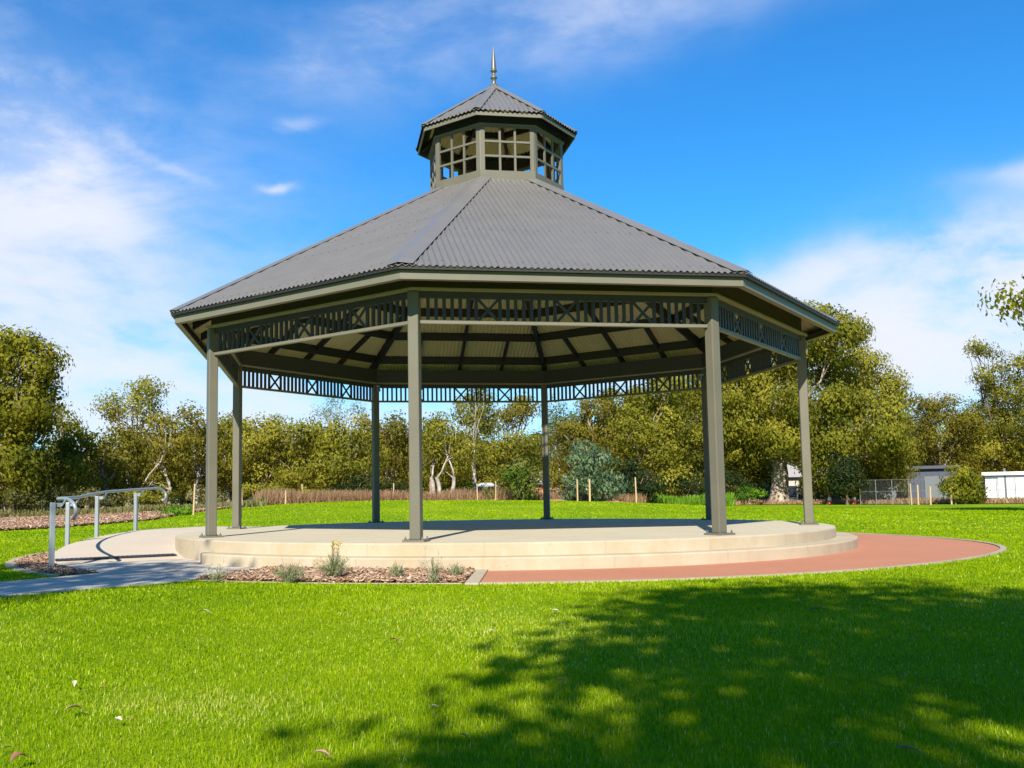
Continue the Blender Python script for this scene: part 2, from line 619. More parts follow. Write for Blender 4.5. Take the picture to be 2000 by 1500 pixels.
# fascia, beam, ledge, frieze on each side
AF = 5.2146 * C8
AP = RP * C8
for i in range(8):
    mb = MB([M['trim'], M['dark']])
    ringseg(mb, i, rect(AF - 0.03, AF, FASC_B, FASC_B + 0.100))
    ringseg(mb, i, rect(AF - 0.05, AE - 0.014, FASC_B + 0.101, FASC_B + 0.133), m=1)  # dark strip painted in for the shadow under the sheet edge
    ringseg(mb, i, rect(AF - 0.075, AF - 0.031, FASC_B, FASC_B + 0.012))
    mb.build('fascia', gaz)
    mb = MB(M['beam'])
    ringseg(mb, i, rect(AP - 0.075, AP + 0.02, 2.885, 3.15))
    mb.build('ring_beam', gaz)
    mb = MB(M['ledge'])
    ringseg(mb, i, rect(AP - 0.06, AP + 0.095, 2.856, 2.883))
    mb.build('ledge_trim', gaz)
    # frieze panel
    n, t = side_frame(i)
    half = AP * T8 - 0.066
    fr = MB([M['beam'], M['trim']])  # bars and top rail coloured darker than the posts to carry eave shade
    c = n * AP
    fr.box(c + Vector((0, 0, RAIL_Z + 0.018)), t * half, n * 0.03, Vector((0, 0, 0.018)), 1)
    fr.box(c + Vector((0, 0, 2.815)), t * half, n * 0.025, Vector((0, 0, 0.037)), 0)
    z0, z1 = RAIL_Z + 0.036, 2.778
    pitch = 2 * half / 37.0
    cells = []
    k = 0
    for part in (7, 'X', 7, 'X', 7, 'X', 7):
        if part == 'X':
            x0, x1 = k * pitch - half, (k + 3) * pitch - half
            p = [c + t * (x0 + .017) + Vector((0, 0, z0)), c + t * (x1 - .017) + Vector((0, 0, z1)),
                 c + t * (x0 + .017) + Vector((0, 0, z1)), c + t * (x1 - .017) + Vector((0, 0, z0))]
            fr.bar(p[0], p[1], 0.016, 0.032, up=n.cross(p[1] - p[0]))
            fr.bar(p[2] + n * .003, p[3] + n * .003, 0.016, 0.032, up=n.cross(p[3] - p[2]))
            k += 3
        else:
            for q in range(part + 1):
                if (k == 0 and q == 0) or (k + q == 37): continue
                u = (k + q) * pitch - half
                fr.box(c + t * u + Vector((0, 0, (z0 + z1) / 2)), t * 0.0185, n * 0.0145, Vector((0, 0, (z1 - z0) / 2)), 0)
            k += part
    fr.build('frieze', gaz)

# posts
for i in range(8):
    a = TH + i * PI / 4
    rd = Vector((math.cos(a), math.sin(a), 0))
    td = Vector((-math.sin(a), math.cos(a), 0))
    mb = MB(M['post'])
    w = 0.0635
    mb.box(rd * RP + Vector((0, 0, 1.4385)), rd * w, td * w, Vector((0, 0, 1.4165)))
    po = mb.build('post', gaz, bevel=0.012)
    mb = MB(M['post'])
    mb.box(rd * RP + Vector((0, 0, 0.012)), rd * 0.128, td * 0.128, Vector((0, 0, 0.011)))
    bp = mb.build('base_plate', po)
    for sx in (-1, 1):
        for sy in (-1, 1):
            mb = MB(M['bolt'])
            q = rd * (RP + sx * 0.098) + td * sy * 0.098
            mb.tube([(q.x, q.y, 0.02), (q.x, q.y, 0.038)], 0.017, 6)
            mb.tube([(q.x, q.y, 0.036), (q.x, q.y, 0.06)], 0.008, 8)
            mb.build('bolt', po)

# roof framing under the sheeting
DEP = 0.15


def rafter(i_ang, r_out, r_in, name, w=0.05, dep=DEP, hip=True, off=0.0):
    """along a hip (corner) or along a side line at tangent offset"""
    mb = MB(M['dark'])
    if hip:
        a = TH + i_ang * PI / 4
        d = Vector((math.cos(a), math.sin(a), 0))
        t = Vector((-math.sin(a), math.cos(a), 0))
        f = lambda r: zroof(r * C8)
    else:
        d, t = side_frame(i_ang)
        f = lambda r: zroof(r)
    lo = 0.014
    vs = []
    for r in (r_out, r_in):
        for s in (-1, 1):
            for z in (f(r) - lo, f(r) - lo - dep):
                vs.append(d * r + t * (off + s * w / 2) + Vector((0, 0, z)))
    mb.add(vs, [(0, 1, 3, 2), (4, 6, 7, 5), (0, 2, 6, 4), (1, 5, 7, 3), (0, 4, 5, 1), (2, 3, 7, 6)])
    mb.build(name, gaz)


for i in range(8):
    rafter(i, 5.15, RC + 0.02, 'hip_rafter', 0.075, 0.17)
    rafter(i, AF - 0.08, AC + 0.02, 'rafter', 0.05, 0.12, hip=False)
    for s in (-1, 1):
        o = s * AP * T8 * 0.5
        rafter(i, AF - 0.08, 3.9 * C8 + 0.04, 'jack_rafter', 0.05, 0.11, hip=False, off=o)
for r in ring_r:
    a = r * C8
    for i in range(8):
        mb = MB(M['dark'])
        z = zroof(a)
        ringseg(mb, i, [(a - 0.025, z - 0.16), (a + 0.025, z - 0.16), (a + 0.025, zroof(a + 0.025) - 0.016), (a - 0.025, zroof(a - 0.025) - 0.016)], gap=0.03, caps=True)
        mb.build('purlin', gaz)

# cupola
RW = 1.1415
AW = RW * C8
for i in range(8):
    n, t = side_frame(i)
    half = AW * T8 - 0.002
    mb = MB(M['post'])
    c = n * (AW - 0.02)
    zb, zs, zt = 5.34, 5.54, 6.285
    h_in = (AW - 0.04) * T8
    # sill panel and head
    ringseg(mb, i, rect(AW - 0.04, AW, zb, zs))
    ringseg(mb, i, rect(AW - 0.04, AW, zt - 0.045, zt))
    H = half - 0.012
    zm = (zs + zt - 0.045) / 2
    hh = (zt - 0.045 - zs) / 2
    for s in (-1, 1):
        mb.box(n * (AW - 0.021) + t * s * (H - 0.032) + Vector((0, 0, zm)), t * 0.03, n * 0.018, Vector((0, 0, hh)))
    inner = H - 0.062
    for k in (-1, 1):
        mb.box(n * (AW - 0.02) + t * k * inner / 3 + Vector((0, 0, zm)), t * 0.017, n * 0.014, Vector((0, 0, hh)))
    for k in (1, 2):
        z = zs + (zt - 0.045 - zs) * k / 3
        mb.box(n * (AW - 0.018) + Vector((0, 0, z)), t * inner, n * 0.0155, Vector((0, 0, 0.016)))
    mb.build('cupola_window', gaz)
    # corner post strip
    mb = MB(M['post'])
    p = corner(i, RW - 0.045)
    a = TH + i * PI / 4
    rd = Vector((math.cos(a), math.sin(a), 0))
    td = Vector((-math.sin(a), math.cos(a), 0))
    mb.box(p + Vector((0, 0, 5.80)), rd * 0.03, td * 0.02, Vector((0, 0, 0.45)))
    mb.build('cupola_post', gaz)
    # eave beam (dark) and fascia
    mb = MB(M['dark'])
    ringseg(mb, i, rect(AW - 0.04, AW - 0.005, 6.287, 6.48))
    mb.build('cupola_beam', gaz)
    mb = MB(M['trim'])
    ringseg(mb, i, rect(AW - 0.02, AW + 0.022, 6.262, 6.2845))
    ringseg(mb, i, rect(1.3296 * C8, 1.350 * C8, 6.335, 6.392))
    mb.build('cupola_fascia', gaz)

RCE, ZCE, ZAP = 1.385, 6.415, 7.385
ACE = RCE * C8
SLC = (ZAP - ZCE) / ACE


def zcup(a):
    return ZCE + (ACE - a) * SLC


for i in range(8):
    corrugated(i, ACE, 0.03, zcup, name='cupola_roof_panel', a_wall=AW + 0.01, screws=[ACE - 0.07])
    SLN = SLC
    hipcap(i, RCE + 0.008, ZCE + 0.004, 0.02, ZAP, 0.075, 'cupola_hip_cap')
    # cupola hip rafters
    mb = MB(M['dark'])
    p0, p1 = corner(i, RCE - 0.08, zcup((RCE - 0.08) * C8) - 0.06), corner(i, 0.05, ZAP - 0.12)
    mb.bar(p0, p1, 0.045, 0.08)
    mb.build('cupola_rafter', gaz)
    mb = MB(M['dark'])
    a = 0.75 * C8
    z = zcup(a)
    ringseg(mb, i, [(a - 0.02, z - 0.10), (a + 0.02, z - 0.10), (a + 0.02, z - 0.03), (a - 0.02, z - 0.002)], gap=0.025, caps=True)
    mb.build('cupola_purlin', gaz)
# finial
mb = MB(M['finial'])
prof = [(0.10, 7.34), (0.065, 7.375), (0.040, 7.40), (0.036, 7.45), (0.036, 7.50), (0.055, 7.515), (0.058, 7.53), (0.05, 7.55),
        (0.030, 7.57), (0.027, 7.60), (0.034, 7.625), (0.056, 7.64), (0.056, 7.655), (0.046, 7.67), (0.044, 7.70), (0.036, 7.80), (0.024, 7.93), (0.012, 8.03), (0.002, 8.10)]
mb.lathe(prof, n=24)
mb.build('finial', gaz, smooth=True)
# little floodlights on the back posts
for i, dz in ((5, 2.80), (3, 2.74)):
    a = TH + i * PI / 4
    rd = Vector((math.cos(a), math.sin(a), 0))
    td = Vector((-math.sin(a), math.cos(a), 0))
    mb = MB([M['galv'], M['dark']])
    p = rd * (RP - 0.12) + Vector((0, 0, dz))
    mb.box(p, rd * 0.035, td * 0.04, Vector((0, 0, 0.018)), 0)
    mb.tube([p + Vector((0, 0, -0.015)), p + Vector((0, 0, -0.05)) - rd * 0.02, p + Vector((0, 0, -0.10)) - rd * 0.05], [0.028, 0.036, 0.04], 10, m=0)
    mb.build('floodlight', gaz)

# ================================================================== PLATFORM
plat = thing('concrete_platform', 'round cream concrete platform under the gazebo with a step and a curved ramp', 'platform', (0, 0, G))


def arc(r, a0, a1, n):
    return [(r * math.cos(R_(a0 + (a1 - a0) * k / n)), r * math.sin(R_(a0 + (a1 - a0) * k / n))) for k in range(n + 1)]


def disc_slab(name, r, z0, z1, mats, parent, bev=0.018, n=192):
    mb = MB(mats)
    prof = [(r, z0), (r, z1 - bev), (r - bev * 0.3, z1 - bev * 0.3), (r - bev, z1)]
    vs = [(rr * math.cos(2 * PI * k / n), rr * math.sin(2 * PI * k / n), z) for rr, z in prof for k in range(n)]
    fs = []
    for i in range(3):
        for k in range(n):
            a, b = i * n + k, i * n + (k + 1) % n
            fs.append((a, b, b + n, a + n))
    mb.add(vs, fs, 0)
    top = [vs[3 * n + k] for k in range(n)]
    mb.add(top, [tuple(range(n))], 1)
    return mb.build(name, parent, origin=(0, 0, G) if parent else None)


disc_slab('slab', 5.03, G - 0.1, 0.0, [M['riser'], M['floor']], plat)


def sector_step(name, r0, r1, a0, a1, z0, z1, mat, parent, n=160, bev=0.018):
    mb = MB(mat)
    prof = [(r1, z0), (r1, z1 - bev), (r1 - bev * .3, z1 - bev * .3), (r1 - bev, z1), (r0, z1), (r0, z0)]
    vs, fs = [], []
    for k in range(n + 1):
        a = R_(a0 + (a1 - a0) * k / n)
        # rounded ends: the nose draws in over the last few degrees
        e = min((k) / n, (n - k) / n) * abs(a1 - a0)
        q = 1.0 if e > 3 else math.sqrt(max(0, 1 - (1 - e / 3) ** 2))
        for r, z in prof:
            rr = r0 + (r - r0) * q
            vs.append((rr * math.cos(a), rr * math.sin(a), z))
    K = len(prof)
    for k in range(n):
        for j in range(K - 1):
            a = k * K + j
            fs.append((a, a + K, a + K + 1, a + 1))
    mb.add(vs, fs)
    return mb.build(name, parent, origin=(0, 0, G) if parent else None)


sector_step('step', 4.9, 5.31, -119, 118, G - 0.1, -0.14, M['riser'], plat)


def ramp_z(a):      # a in degrees, negative side, start -134 .. -180
    t = max(0.0, min(1.0, (-a - 130.5) / 44.0))
    t = t ** 0.8 if t < 1 else 1
    return G + 0.012 + (0.262) * t


mb = MB(M['ramp'])
N = 60
vs, fs = [], []
for k in range(N + 1):
    a = -128.5 - 62.0 * k / N
    z = ramp_z(a)
    for r, zz in ((6.62, G - 0.1), (6.62, z - 0.012), (6.605, z), (5.025, z)):
        vs.append((r * math.cos(R_(a)), r * math.sin(R_(a)), zz))
for k in range(N):
    for j in range(3):
        a = k * 4 + j
        fs.append((a, a + 1, a + 5, a + 4))
mb.add(vs, fs)
mb.add([vs[N * 4 + j] for j in range(4)] + [(5.025 * math.cos(R_(-190.5)), 5.025 * math.sin(R_(-190.5)), G - .1)], [(0, 1, 2, 3, 4)])
mb.build('ramp', plat, origin=(0, 0, G))
# tactile strip at the foot of the ramp
mb = MB(M['tactile'])
for k in range(26):
    r = 5.12 + k * 1.44 / 25
    a = -133.9 + 0.6 * (k / 25.0)
    z = ramp_z(a)
    d = Vector((math.cos(R_(a)), math.sin(R_(a)), 0))
    t = Vector((-d.y, d.x, 0))
    mb.box(d * r + Vector((0, 0, z + 0.008)), d * 0.0235, t * 0.13, Vector((0, 0, 0.007)))
    mb.box(d * (r + 0.029) + Vector((0, 0, z + 0.003)), d * 0.005, t * 0.13, Vector((0, 0, 0.0022)))
mb.build('tactile_strip', plat, origin=(0, 0, G))

# ------------------------------------------------------------------ handrail
rail_posts = [(-126.0, 6.74, G - 0.02, 0.50), (-153.5, 6.70, -0.22, 0.50), (-163.6, 6.68, -0.16, 0.60), (-174.6, 6.68, -0.10, 0.655)]
hr = thing('handrail', 'galvanised steel handrail curving up the outer side of the concrete ramp', 'handrail', (-5.6, -3.4, G))
HO = (-5.6, -3.4, G)
for a, r, zb, zt in rail_posts:
    d = Vector((math.cos(R_(a)), math.sin(R_(a)), 0))
    t = Vector((-d.y, d.x, 0))
    mb = MB(M['galv'])
    mb.box(d * r + Vector((0, 0, (zb + zt) / 2)), d * 0.029, t * 0.029, Vector((0, 0, (zt - zb) / 2)))
    po = mb.build('rail_post', hr, bevel=0.006, origin=HO)
    mb = MB(M['galv'])
    q = d * (r - 0.03)
    mb.bar(q + Vector((0, 0, zt - 0.03)), d * (r - 0.10) + Vector((0, 0, zt - 0.03)), 0.012, 0.05)
    mb.bar(d * (r - 0.095) + Vector((0, 0, zt - 0.045)), d * (r - 0.15) + Vector((0, 0, zt + 0.045)), 0.05, 0.012, up=d)
    mb.build('bracket', po, origin=HO)
pts = []
zr = lambda a: float(np.interp(-a, [126, 140, 153.5, 163.6, 174.6, 180], [0.545, 0.553, 0.575, 0.665, 0.72, 0.745]))
rr = 6.56
# lower end curls forward and down
def rp(a, r, z): return (r * math.cos(R_(a)), r * math.sin(R_(a)), z)
s0 = -131.0
pts += [rp(s0 + 5.6, rr - 0.05, 0.30), rp(s0 + 6.6, rr - 0.04, 0.36), rp(s0 + 7.0, rr - 0.03, 0.42), rp(s0 + 6.6, rr - 0.02, 0.48), rp(s0 + 5.2, rr, 0.53), rp(s0 + 3.2, rr, 0.545)]
for k in range(31):
    a = s0 - (176.6 - 131.0) * k / 30
    pts.append(rp(a, rr, zr(a)))
e = -176.6
pts += [rp(e - 1.8, rr, 0.742), rp(e - 3.0, rr - .01, 0.72), rp(e - 3.7, rr - .02, 0.67), rp(e - 3.7, rr - .05, 0.60), rp(e - 3.0, rr - .09, 0.54), rp(e - 1.8, rr - .13, 0.52)]
mb = MB(M['galv'])
mb.tube(pts, 0.024, 12)
mb.build('rail', hr, smooth=True, origin=HO)

# ================================================================== SETTING
def grid_sheet(name, mat, f, nu, nv, off, smooth=True):
    """f(u,v)->(x,y) with u,v in 0..1; follows the terrain"""
    u, v = np.meshgrid(np.linspace(0, 1, nu), np.linspace(0, 1, nv), indexing='ij')
    x, y = f(u, v)
    z = terrain(x, y) + off
    V = np.stack([x, y, z], -1).reshape(-1, 3)
    i = np.arange((nu - 1) * nv).reshape(nu - 1, nv)[:, :-1].ravel()
    Q = np.stack([i, i + nv, i + nv + 1, i + 1], -1)
    # make normals face up
    p = V[Q[0]]
    nz = np.cross(p[1] - p[0], p[2] - p[0])[2]
    if nz < 0: Q = Q[:, ::-1]
    return np_mesh(name, V, Q, mat, smooth=smooth)


def polar(az0, az1, dfun0, dfun1, power=1.0):
    """region in polar coordinates about the photographer's spot"""
    def f(u, v):
        px = az0 + (az1 - az0) * u
        rx = np.array([ray(p, 970) for p in px[:, 0]])
        h = np.hypot(rx[:, 0], rx[:, 1])
        dx, dy = (rx[:, 0] / h)[:, None], (rx[:, 1] / h)[:, None]
        d0, d1 = dfun0(px), dfun1(px)
        d = d0 + (d1 - d0) * v ** power
        return CAM[0] + dx * d, CAM[1] + dy * d
    return f


# base ground to the horizon
def gf(u, v):
    s = 2 * u - 1
    w = 2 * v - 1
    return np.sign(s) * np.abs(s) ** 3 * 900 + 0 * w, np.sign(w) * np.abs(w) ** 3 * 900 + 0 * s


tag(grid_sheet('ground', M['ground'], gf, 220, 220, -0.10), kind='structure')


# the lawn: reaches from behind the camera to its far edge
edge_px = [-1500, -500, 0, 100, 300, 380, 480, 560, 700, 900, 1050, 1150, 1240, 1350, 1500, 1950, 2600, 3500]
edge_d = [24, 26, 28.7, 29.5, 32.5, 36, 39, 40, 41, 42, 42, 42, 44, 58, 62, 57, 54, 50]


def lawn_f(u, v):
    # polar around the gazebo side: azimuth all round the camera
    az = -PI + 2 * PI * u
    out = np.empty_like(u)
    pxs = np.array(edge_px, float)
    azs = []
    for p in pxs:
        r = ray(max(min(p, 2900), -900), 970)
        azs.append(math.atan2(r[0], r[1]))
    azs = np.array(azs)
    azs[0] = -1.6
    azs[-1] = 1.2
    D = np.interp(az, azs, np.array(edge_d, float), left=45, right=45)
    d = D * v ** 1.5
    return CAM[0] + np.sin(az) * d, CAM[1] + np.cos(az) * d


tag(grid_sheet('lawn', M['lawn'], lawn_f, 360, 150, 0.0), kind='structure')

# red bark mulch bank at the left and dry-grass soil behind the mound
dm0 = lambda px: np.interp(px, [-900, 0, 100, 300, 380, 480, 520], [25, 28.5, 29.3, 32.3, 35.8, 38.5, 39.5])
dm1 = lambda px: np.interp(px, [-900, 520], [52, 46])
tag(grid_sheet('mulch_bed', M['mulch_far'], polar(-900, 520, dm0, dm1), 80, 30, 0.03), kind='structure')
dd0 = lambda px: np.interp(px, [515, 560, 700, 900, 1050, 1150, 1240], [39.6, 39.8, 40.8, 41.8, 41.8, 41.8, 43.6])
dd1 = lambda px: 62 + 0 * px
tag(grid_sheet('scrub_verge', M['dirt'], polar(515, 1250, dd0, dd1), 60, 30, 0.03), kind='structure')
dd2 = lambda px: np.interp(px, [1245, 1350, 1500, 1950, 2600], [43.8, 57.5, 61.5, 56.5, 54])
tag(grid_sheet('dirt_verge', M['dirt'], polar(1245, 2600, dd2, lambda px: 95 + 0 * px), 60, 20, 0.03), kind='structure')


def poly_sheet(name, pts, z, mat, thick=0.12, parent=None, kind='structure', inset=0.0):
    mb = MB(mat)
    n = len(pts)
    vs = [(x, y, z) for x, y in pts] + [(x, y, z - thick) for x, y in pts]
    ar = sum(pts[i][0] * pts[(i + 1) % n][1] - pts[(i + 1) % n][0] * pts[i][1] for i in range(n))
    top = tuple(range(n)) if ar > 0 else tuple(range(n - 1, -1, -1))
    fs = [top] + [(i, n + i, n + (i + 1) % n, (i + 1) % n) if ar > 0 else (i, (i + 1) % n, n + (i + 1) % n, n + i) for i in range(n)]
    mb.add(vs, fs)
    o = mb.build(name, parent)
    if kind: o['kind'] = kind
    return o


# concrete path joining the ramp foot
path_pts = arc(4.9, -104.5, -130.5, 16) + arc(6.62, -130.5, -114.0, 12) + [(-2.86, -6.9), (-3.05, -7.8), (-3.5, -9.5), (-4.6, -13), (-6.5, -18)] \
    + [(-5.0, -18.5), (-3.4, -13.5), (-2.45, -10.0), (-1.82, -8.4), (-1.46, -7.55), (-1.12, -6.75), (-1.16, -6.2), (-1.28, -5.6)]
poly_sheet('path', path_pts, G + 0.010, M['path'])
# red gravel paving with concrete edging
ARED0, ARED1 = -74.6, 82


def rbulge(a):
    """the paving swells outwards on its eastern side"""
    return 0.33 * np.exp(-((a - 4.0) / 25.0) ** 2)


def arc_b(r, a0, a1, n):
    out = []
    for k in range(n + 1):
        a = a0 + (a1 - a0) * k / n
        rr = r + rbulge(a)
        out.append((rr * math.cos(R_(a)), rr * math.sin(R_(a))))
    return out


poly_sheet('red_paving', arc(5.2, ARED0, ARED1, 80) + arc_b(6.72, ARED1, ARED0, 90), G + 0.004, M['red'])


def kerb(name, r0, r1, a0, a1, z1, n=120, bulge=0.0):
    mb = MB(M['kerb'])
    K = 4
    vs, fs = [], []
    for k in range(n + 1):
        a = R_(a0 + (a1 - a0) * k / n)
        for r, z in ((r1, G - .08), (r1 - .006, z1), (r0 + .006, z1), (r0, G - .08)):
            rr = r + bulge * rbulge(math.degrees(a))
            vs.append((rr * math.cos(a), rr * math.sin(a), z))
    for k in range(n):
        for j in range(3):
            q = k * 4 + j
            fs.append((q, q + K, q + K + 1, q + 1))
    mb.add(vs, fs)
    mb.add([vs[0], vs[1], vs[2], vs[3]], [(0, 1, 2, 3)])
    mb.add(vs[-4:], [(3, 2, 1, 0)])
    return mb.build(name)


tag(kerb('kerb', 6.722, 6.808, ARED0, ARED1, G + 0.016, bulge=1.0), 'curved cream concrete edging around the outside of the red gravel paving', 'kerb')
# radial edging between mulch and red paving
mb = MB(M['kerb'])
a = R_(ARED0 - 0.55)
d = Vector((math.cos(a), math.sin(a), 0))
t = Vector((-d.y, d.x, 0))
mb.box(d * (5.30 + 6.84) / 2 + Vector((0, 0, G - 0.03)), d * 0.765, t * 0.062, Vector((0, 0, 0.05)))
tag(mb.build('kerb', bevel=0.006), 'short straight concrete edging between the brown mulch bed and the red paving', 'kerb')
tag(kerb('kerb', 6.66, 6.72, -99.0, ARED0 - 1.4, G + 0.006, 60), 'thin curved concrete edging in front of the mulch bed with silver plants', 'kerb')
tag(kerb('kerb', 7.06, 7.17, -114.5, -166.0, G + 0.018, 60), 'curved concrete edging around the small wood chip bed by the handrail', 'kerb')


# bark beds (ground sheets) and loose chips
def in_front_bed(x, y):
    r = np.hypot(x, y)
    a = np.degrees(np.arctan2(y, x))
    return (r > 5.33) & (r < 6.655) & (a > -99.5 + (6.7 - r) * -1.5) & (a < ARED0 - 1.4)


def in_left_bed(x, y):
    r = np.hypot(x, y)
    a = np.degrees(np.arctan2(y, x))
    return (r > 6.63) & (r < 7.055) & (a > -163) & (a < -114.5)


poly_sheet('mulch_patch', arc(5.28, -102, ARED0 - 1, 30) + arc(6.665, ARED0 - 1, -99.5, 30), G + 0.006, M['mulch'])
poly_sheet('mulch_patch', arc(6.61, -114.3, -165, 40) + arc(7.065, -165, -114.3, 40), G + 0.006, M['mulch'])


def chips(name, n, gen, mask, z, lmin, lmax, label):
    x, y = gen(n)
    k = mask(x, y)
    x, y = x[k], y[k]
    n = len(x)
    L = rng.uniform(lmin, lmax, n)
    W = L * rng.uniform(0.18, 0.4, n)
    a = rng.uniform(0, 2 * PI, n)
    tl = rng.normal(0, 0.28, n)
    rl = rng.normal(0, 0.35, n)
    d = np.stack([np.cos(a) * np.cos(tl), np.sin(a) * np.cos(tl), np.sin(tl)], -1)
    s = np.stack([-np.sin(a) * np.cos(rl), np.cos(a) * np.cos(rl), np.sin(rl)], -1)
    c = np.stack([x, y, (z(x, y) if callable(z) else z) + rng.uniform(0.0, lmax * 0.30, n)], -1)
    up = np.cross(d, s) * (W * 0.12)[:, None]
    d = d * (L / 2)[:, None]
    s = s * (W / 2)[:, None]
    V = np.stack([c - d - s * .6 + up, c + d - s + up, c + d * .9 + s + up, c - d + s + up, c - d - s * .6 - up, c + d - s - up, c + d * .9 + s - up, c - d + s - up], 1).reshape(-1, 3)
    b = (np.arange(n) * 8)[:, None]
    Q = np.concatenate([b + np.array(q) for q in ((0, 1, 2, 3), (0, 4, 5, 1), (1, 5, 6, 2), (2, 6, 7, 3), (3, 7, 4, 0))])
    ti = rng.beta(1.5, 1.4, n)
    o = np_mesh(name, V, Q, M['chips'], tint=np.tile(ti, 5))
    return tag(o, label, 'mulch', kind='stuff')


chips('bark_chips', 26000, lambda n: (rng.uniform(-2.2, 2.2, n), rng.uniform(-6.8, -4.8, n)), in_front_bed, G + 0.012, 0.015, 0.08, 'loose brown bark chips in the planted bed at the foot of the steps')
chips('wood_chips', 22000, lambda n: (rng.uniform(-7.2, -2.3, n), rng.uniform(-6.8, -1.5, n)), in_left_bed, G + 0.012, 0.02, 0.07, 'orange brown wood chips in the small bed around the handrail post')


def gen_far(n):
    px = rng.uniform(-60, 515, n)
    R0 = np.array([ray(p, 970) for p in px])
    h = np.hypot(R0[:, 0], R0[:, 1])
    d = dm0(px) + rng.uniform(0.0, 1, n) ** 1.3 * 13
    return CAM[0] + R0[:, 0] / h * d, CAM[1] + R0[:, 1] / h * d


chips('mulch_chips', 26000, gen_far, lambda x, y: x > -1e9, lambda x, y: terrain(x, y) + 0.04, 0.06, 0.17, 'reddish bark chips spread over the long bank behind the handrail')


# ================================================================== GRASS BLADES
from_path = np.array([p for p in path_pts])


def in_poly(x, y, P):
    ins = np.zeros(len(x), bool)
    n = len(P)
    j = n - 1
    for i in range(n):
        xi, yi = P[i]
        xj, yj = P[j]
        c = ((yi > y) != (yj > y)) & (x < (xj - xi) * (y - yi) / (yj - yi + 1e-12) + xi)
        ins ^= c
        j = i
    return ins


def lawn_mask(x, y):
    r = np.hypot(x, y)
    a = np.degrees(np.arctan2(y, x))
    bad = (r < 5.06)
    bad |= (r < 6.80 + rbulge(a)) & (a > -99.6) & (a < ARED1)
    bad |= (r < 6.70) & (a > -114) & (a < -99)
    bad |= (r < 7.15) & (a > -167) & (a < -113.5)
    bad |= (r < 6.63) & ((a < -113) | (a > 169))
    bad |= (r < 5.4) & (a > 80) & (a < 120)
    bad |= in_poly(x, y, path_pts)
    edge = (r < 6.74) & (r > 6.6) & (a > -99) & (a < ARED0)
    return ~bad | edge & False


DRYP = onz(385, 1378, G)


def blades(r0, r1, dens, hmin, hmax, w, az0, az1, fall=None):
    area = 0.5 * (r1 ** 2 - r0 ** 2) * (az1 - az0)
    n = int(area * dens)
    d = np.sqrt(rng.uniform(r0 ** 2, r1 ** 2, n))
    az = rng.uniform(az0, az1, n)
    x = CAM[0] + np.sin(az) * d
    y = CAM[1] + np.cos(az) * d
    k = lawn_mask(x, y)
    x, y, d = x[k], y[k], d[k]
    n = len(x)
    # patchiness
    pn = (np.sin(x * 2.1 + 1.3 * np.sin(y * 1.7)) + np.sin(y * 2.7 + 1.1 * np.sin(x * 2.3 + 1)) + np.sin(x * 5.3 - y * 4.1) * .5) / 2.5
    H = rng.uniform(hmin, hmax, n) * (1 + 0.25 * pn)
    W = w * rng.uniform(0.7, 1.3, n)
    fa = rng.uniform(0, 2 * PI, n)
    lean = np.abs(rng.normal(0.25, 0.3, n))
    la = rng.uniform(0, 2 * PI, n)
    z = terrain(x, y)
    side = np.stack([np.cos(fa), np.sin(fa), 0 * fa], -1) * (W / 2)[:, None]
    b = np.stack([x, y, z - 0.004], -1)
    lv = np.stack([np.cos(la), np.sin(la), 0 * la], -1)
    mid = b + lv * (H * lean * 0.35)[:, None] + np.array([0, 0, 1]) * (H * 0.6)[:, None]
    tip = b + lv * (H * lean)[:, None] + np.array([0, 0, 1]) * (H * (1 - 0.18 * lean))[:, None]
    V = np.stack([b - side, b + side, mid + side * .8, mid - side * .8, tip], 1).reshape(-1, 3)
    o = (np.arange(n) * 5)[:, None]
    Q = o + np.array([0, 1, 2, 3])
    T = o + np.array([3, 2, 4])
    dry = np.clip(np.sin(x * 0.9 + 2.2) * np.sin(y * 1.1 + x * .5 + 0.6), 0, 1) ** 2
    p2 = np.sin(x * 9.0 + 2 * np.sin(y * 6.1)) * np.sin(y * 8.3 + 2 * np.sin(x * 5.2))
    p3 = np.sin(x * 0.8 + 1.5 * np.sin(y * 0.6 + 1)) * np.sin(y * 0.9 + 1.2 * np.sin(x * 0.7))
    t = np.clip(0.40 + 0.09 * pn + 0.07 * p2 + 0.11 * p3 + rng.normal(0, 0.17, n), 0.02, 0.74)
    cx, cy = DRYP[0], DRYP[1]
    bare = np.exp(-((x - cx) / 0.42) ** 2 - ((y - cy) / 0.22) ** 2)
    str_ = rng.random(n) < (0.04 + 0.22 * dry + 0.40 * bare) * np.clip(1.6 - d / 9.0, 0.07, 1)
    t = np.where(str_, rng.uniform(0.78, 1.0, n), t)
    return V, Q, T, t


sets = []
c0, c1 = -1.2, 0.75
for args in ((1.3, 4.2, 14000, 0.012, 0.030, 0.0025), (4.2, 7.5, 6000, 0.013, 0.030, 0.0040), (7.5, 12, 2300, 0.016, 0.034, 0.0078), (12, 20, 520, 0.018, 0.036, 0.015), (20, 44, 95, 0.02, 0.045, 0.036)):
    sets.append(blades(*args, c0, c1))
Vs, Qs, Ts, tq = [], [], [], []
off = 0
for V, Q, T, t in sets:
    Vs.append(V); Qs.append(Q + off); Ts.append(T + off); tq.append(t)
    off += len(V)
tt = np.concatenate(tq)
o = np_mesh('grass', np.concatenate(Vs), np.concatenate(Qs), M['blade'], tint=np.concatenate([tt, tt]), tris=np.concatenate(Ts))
tag(o, 'short bright green mown lawn grass blades', 'grass', kind='stuff')

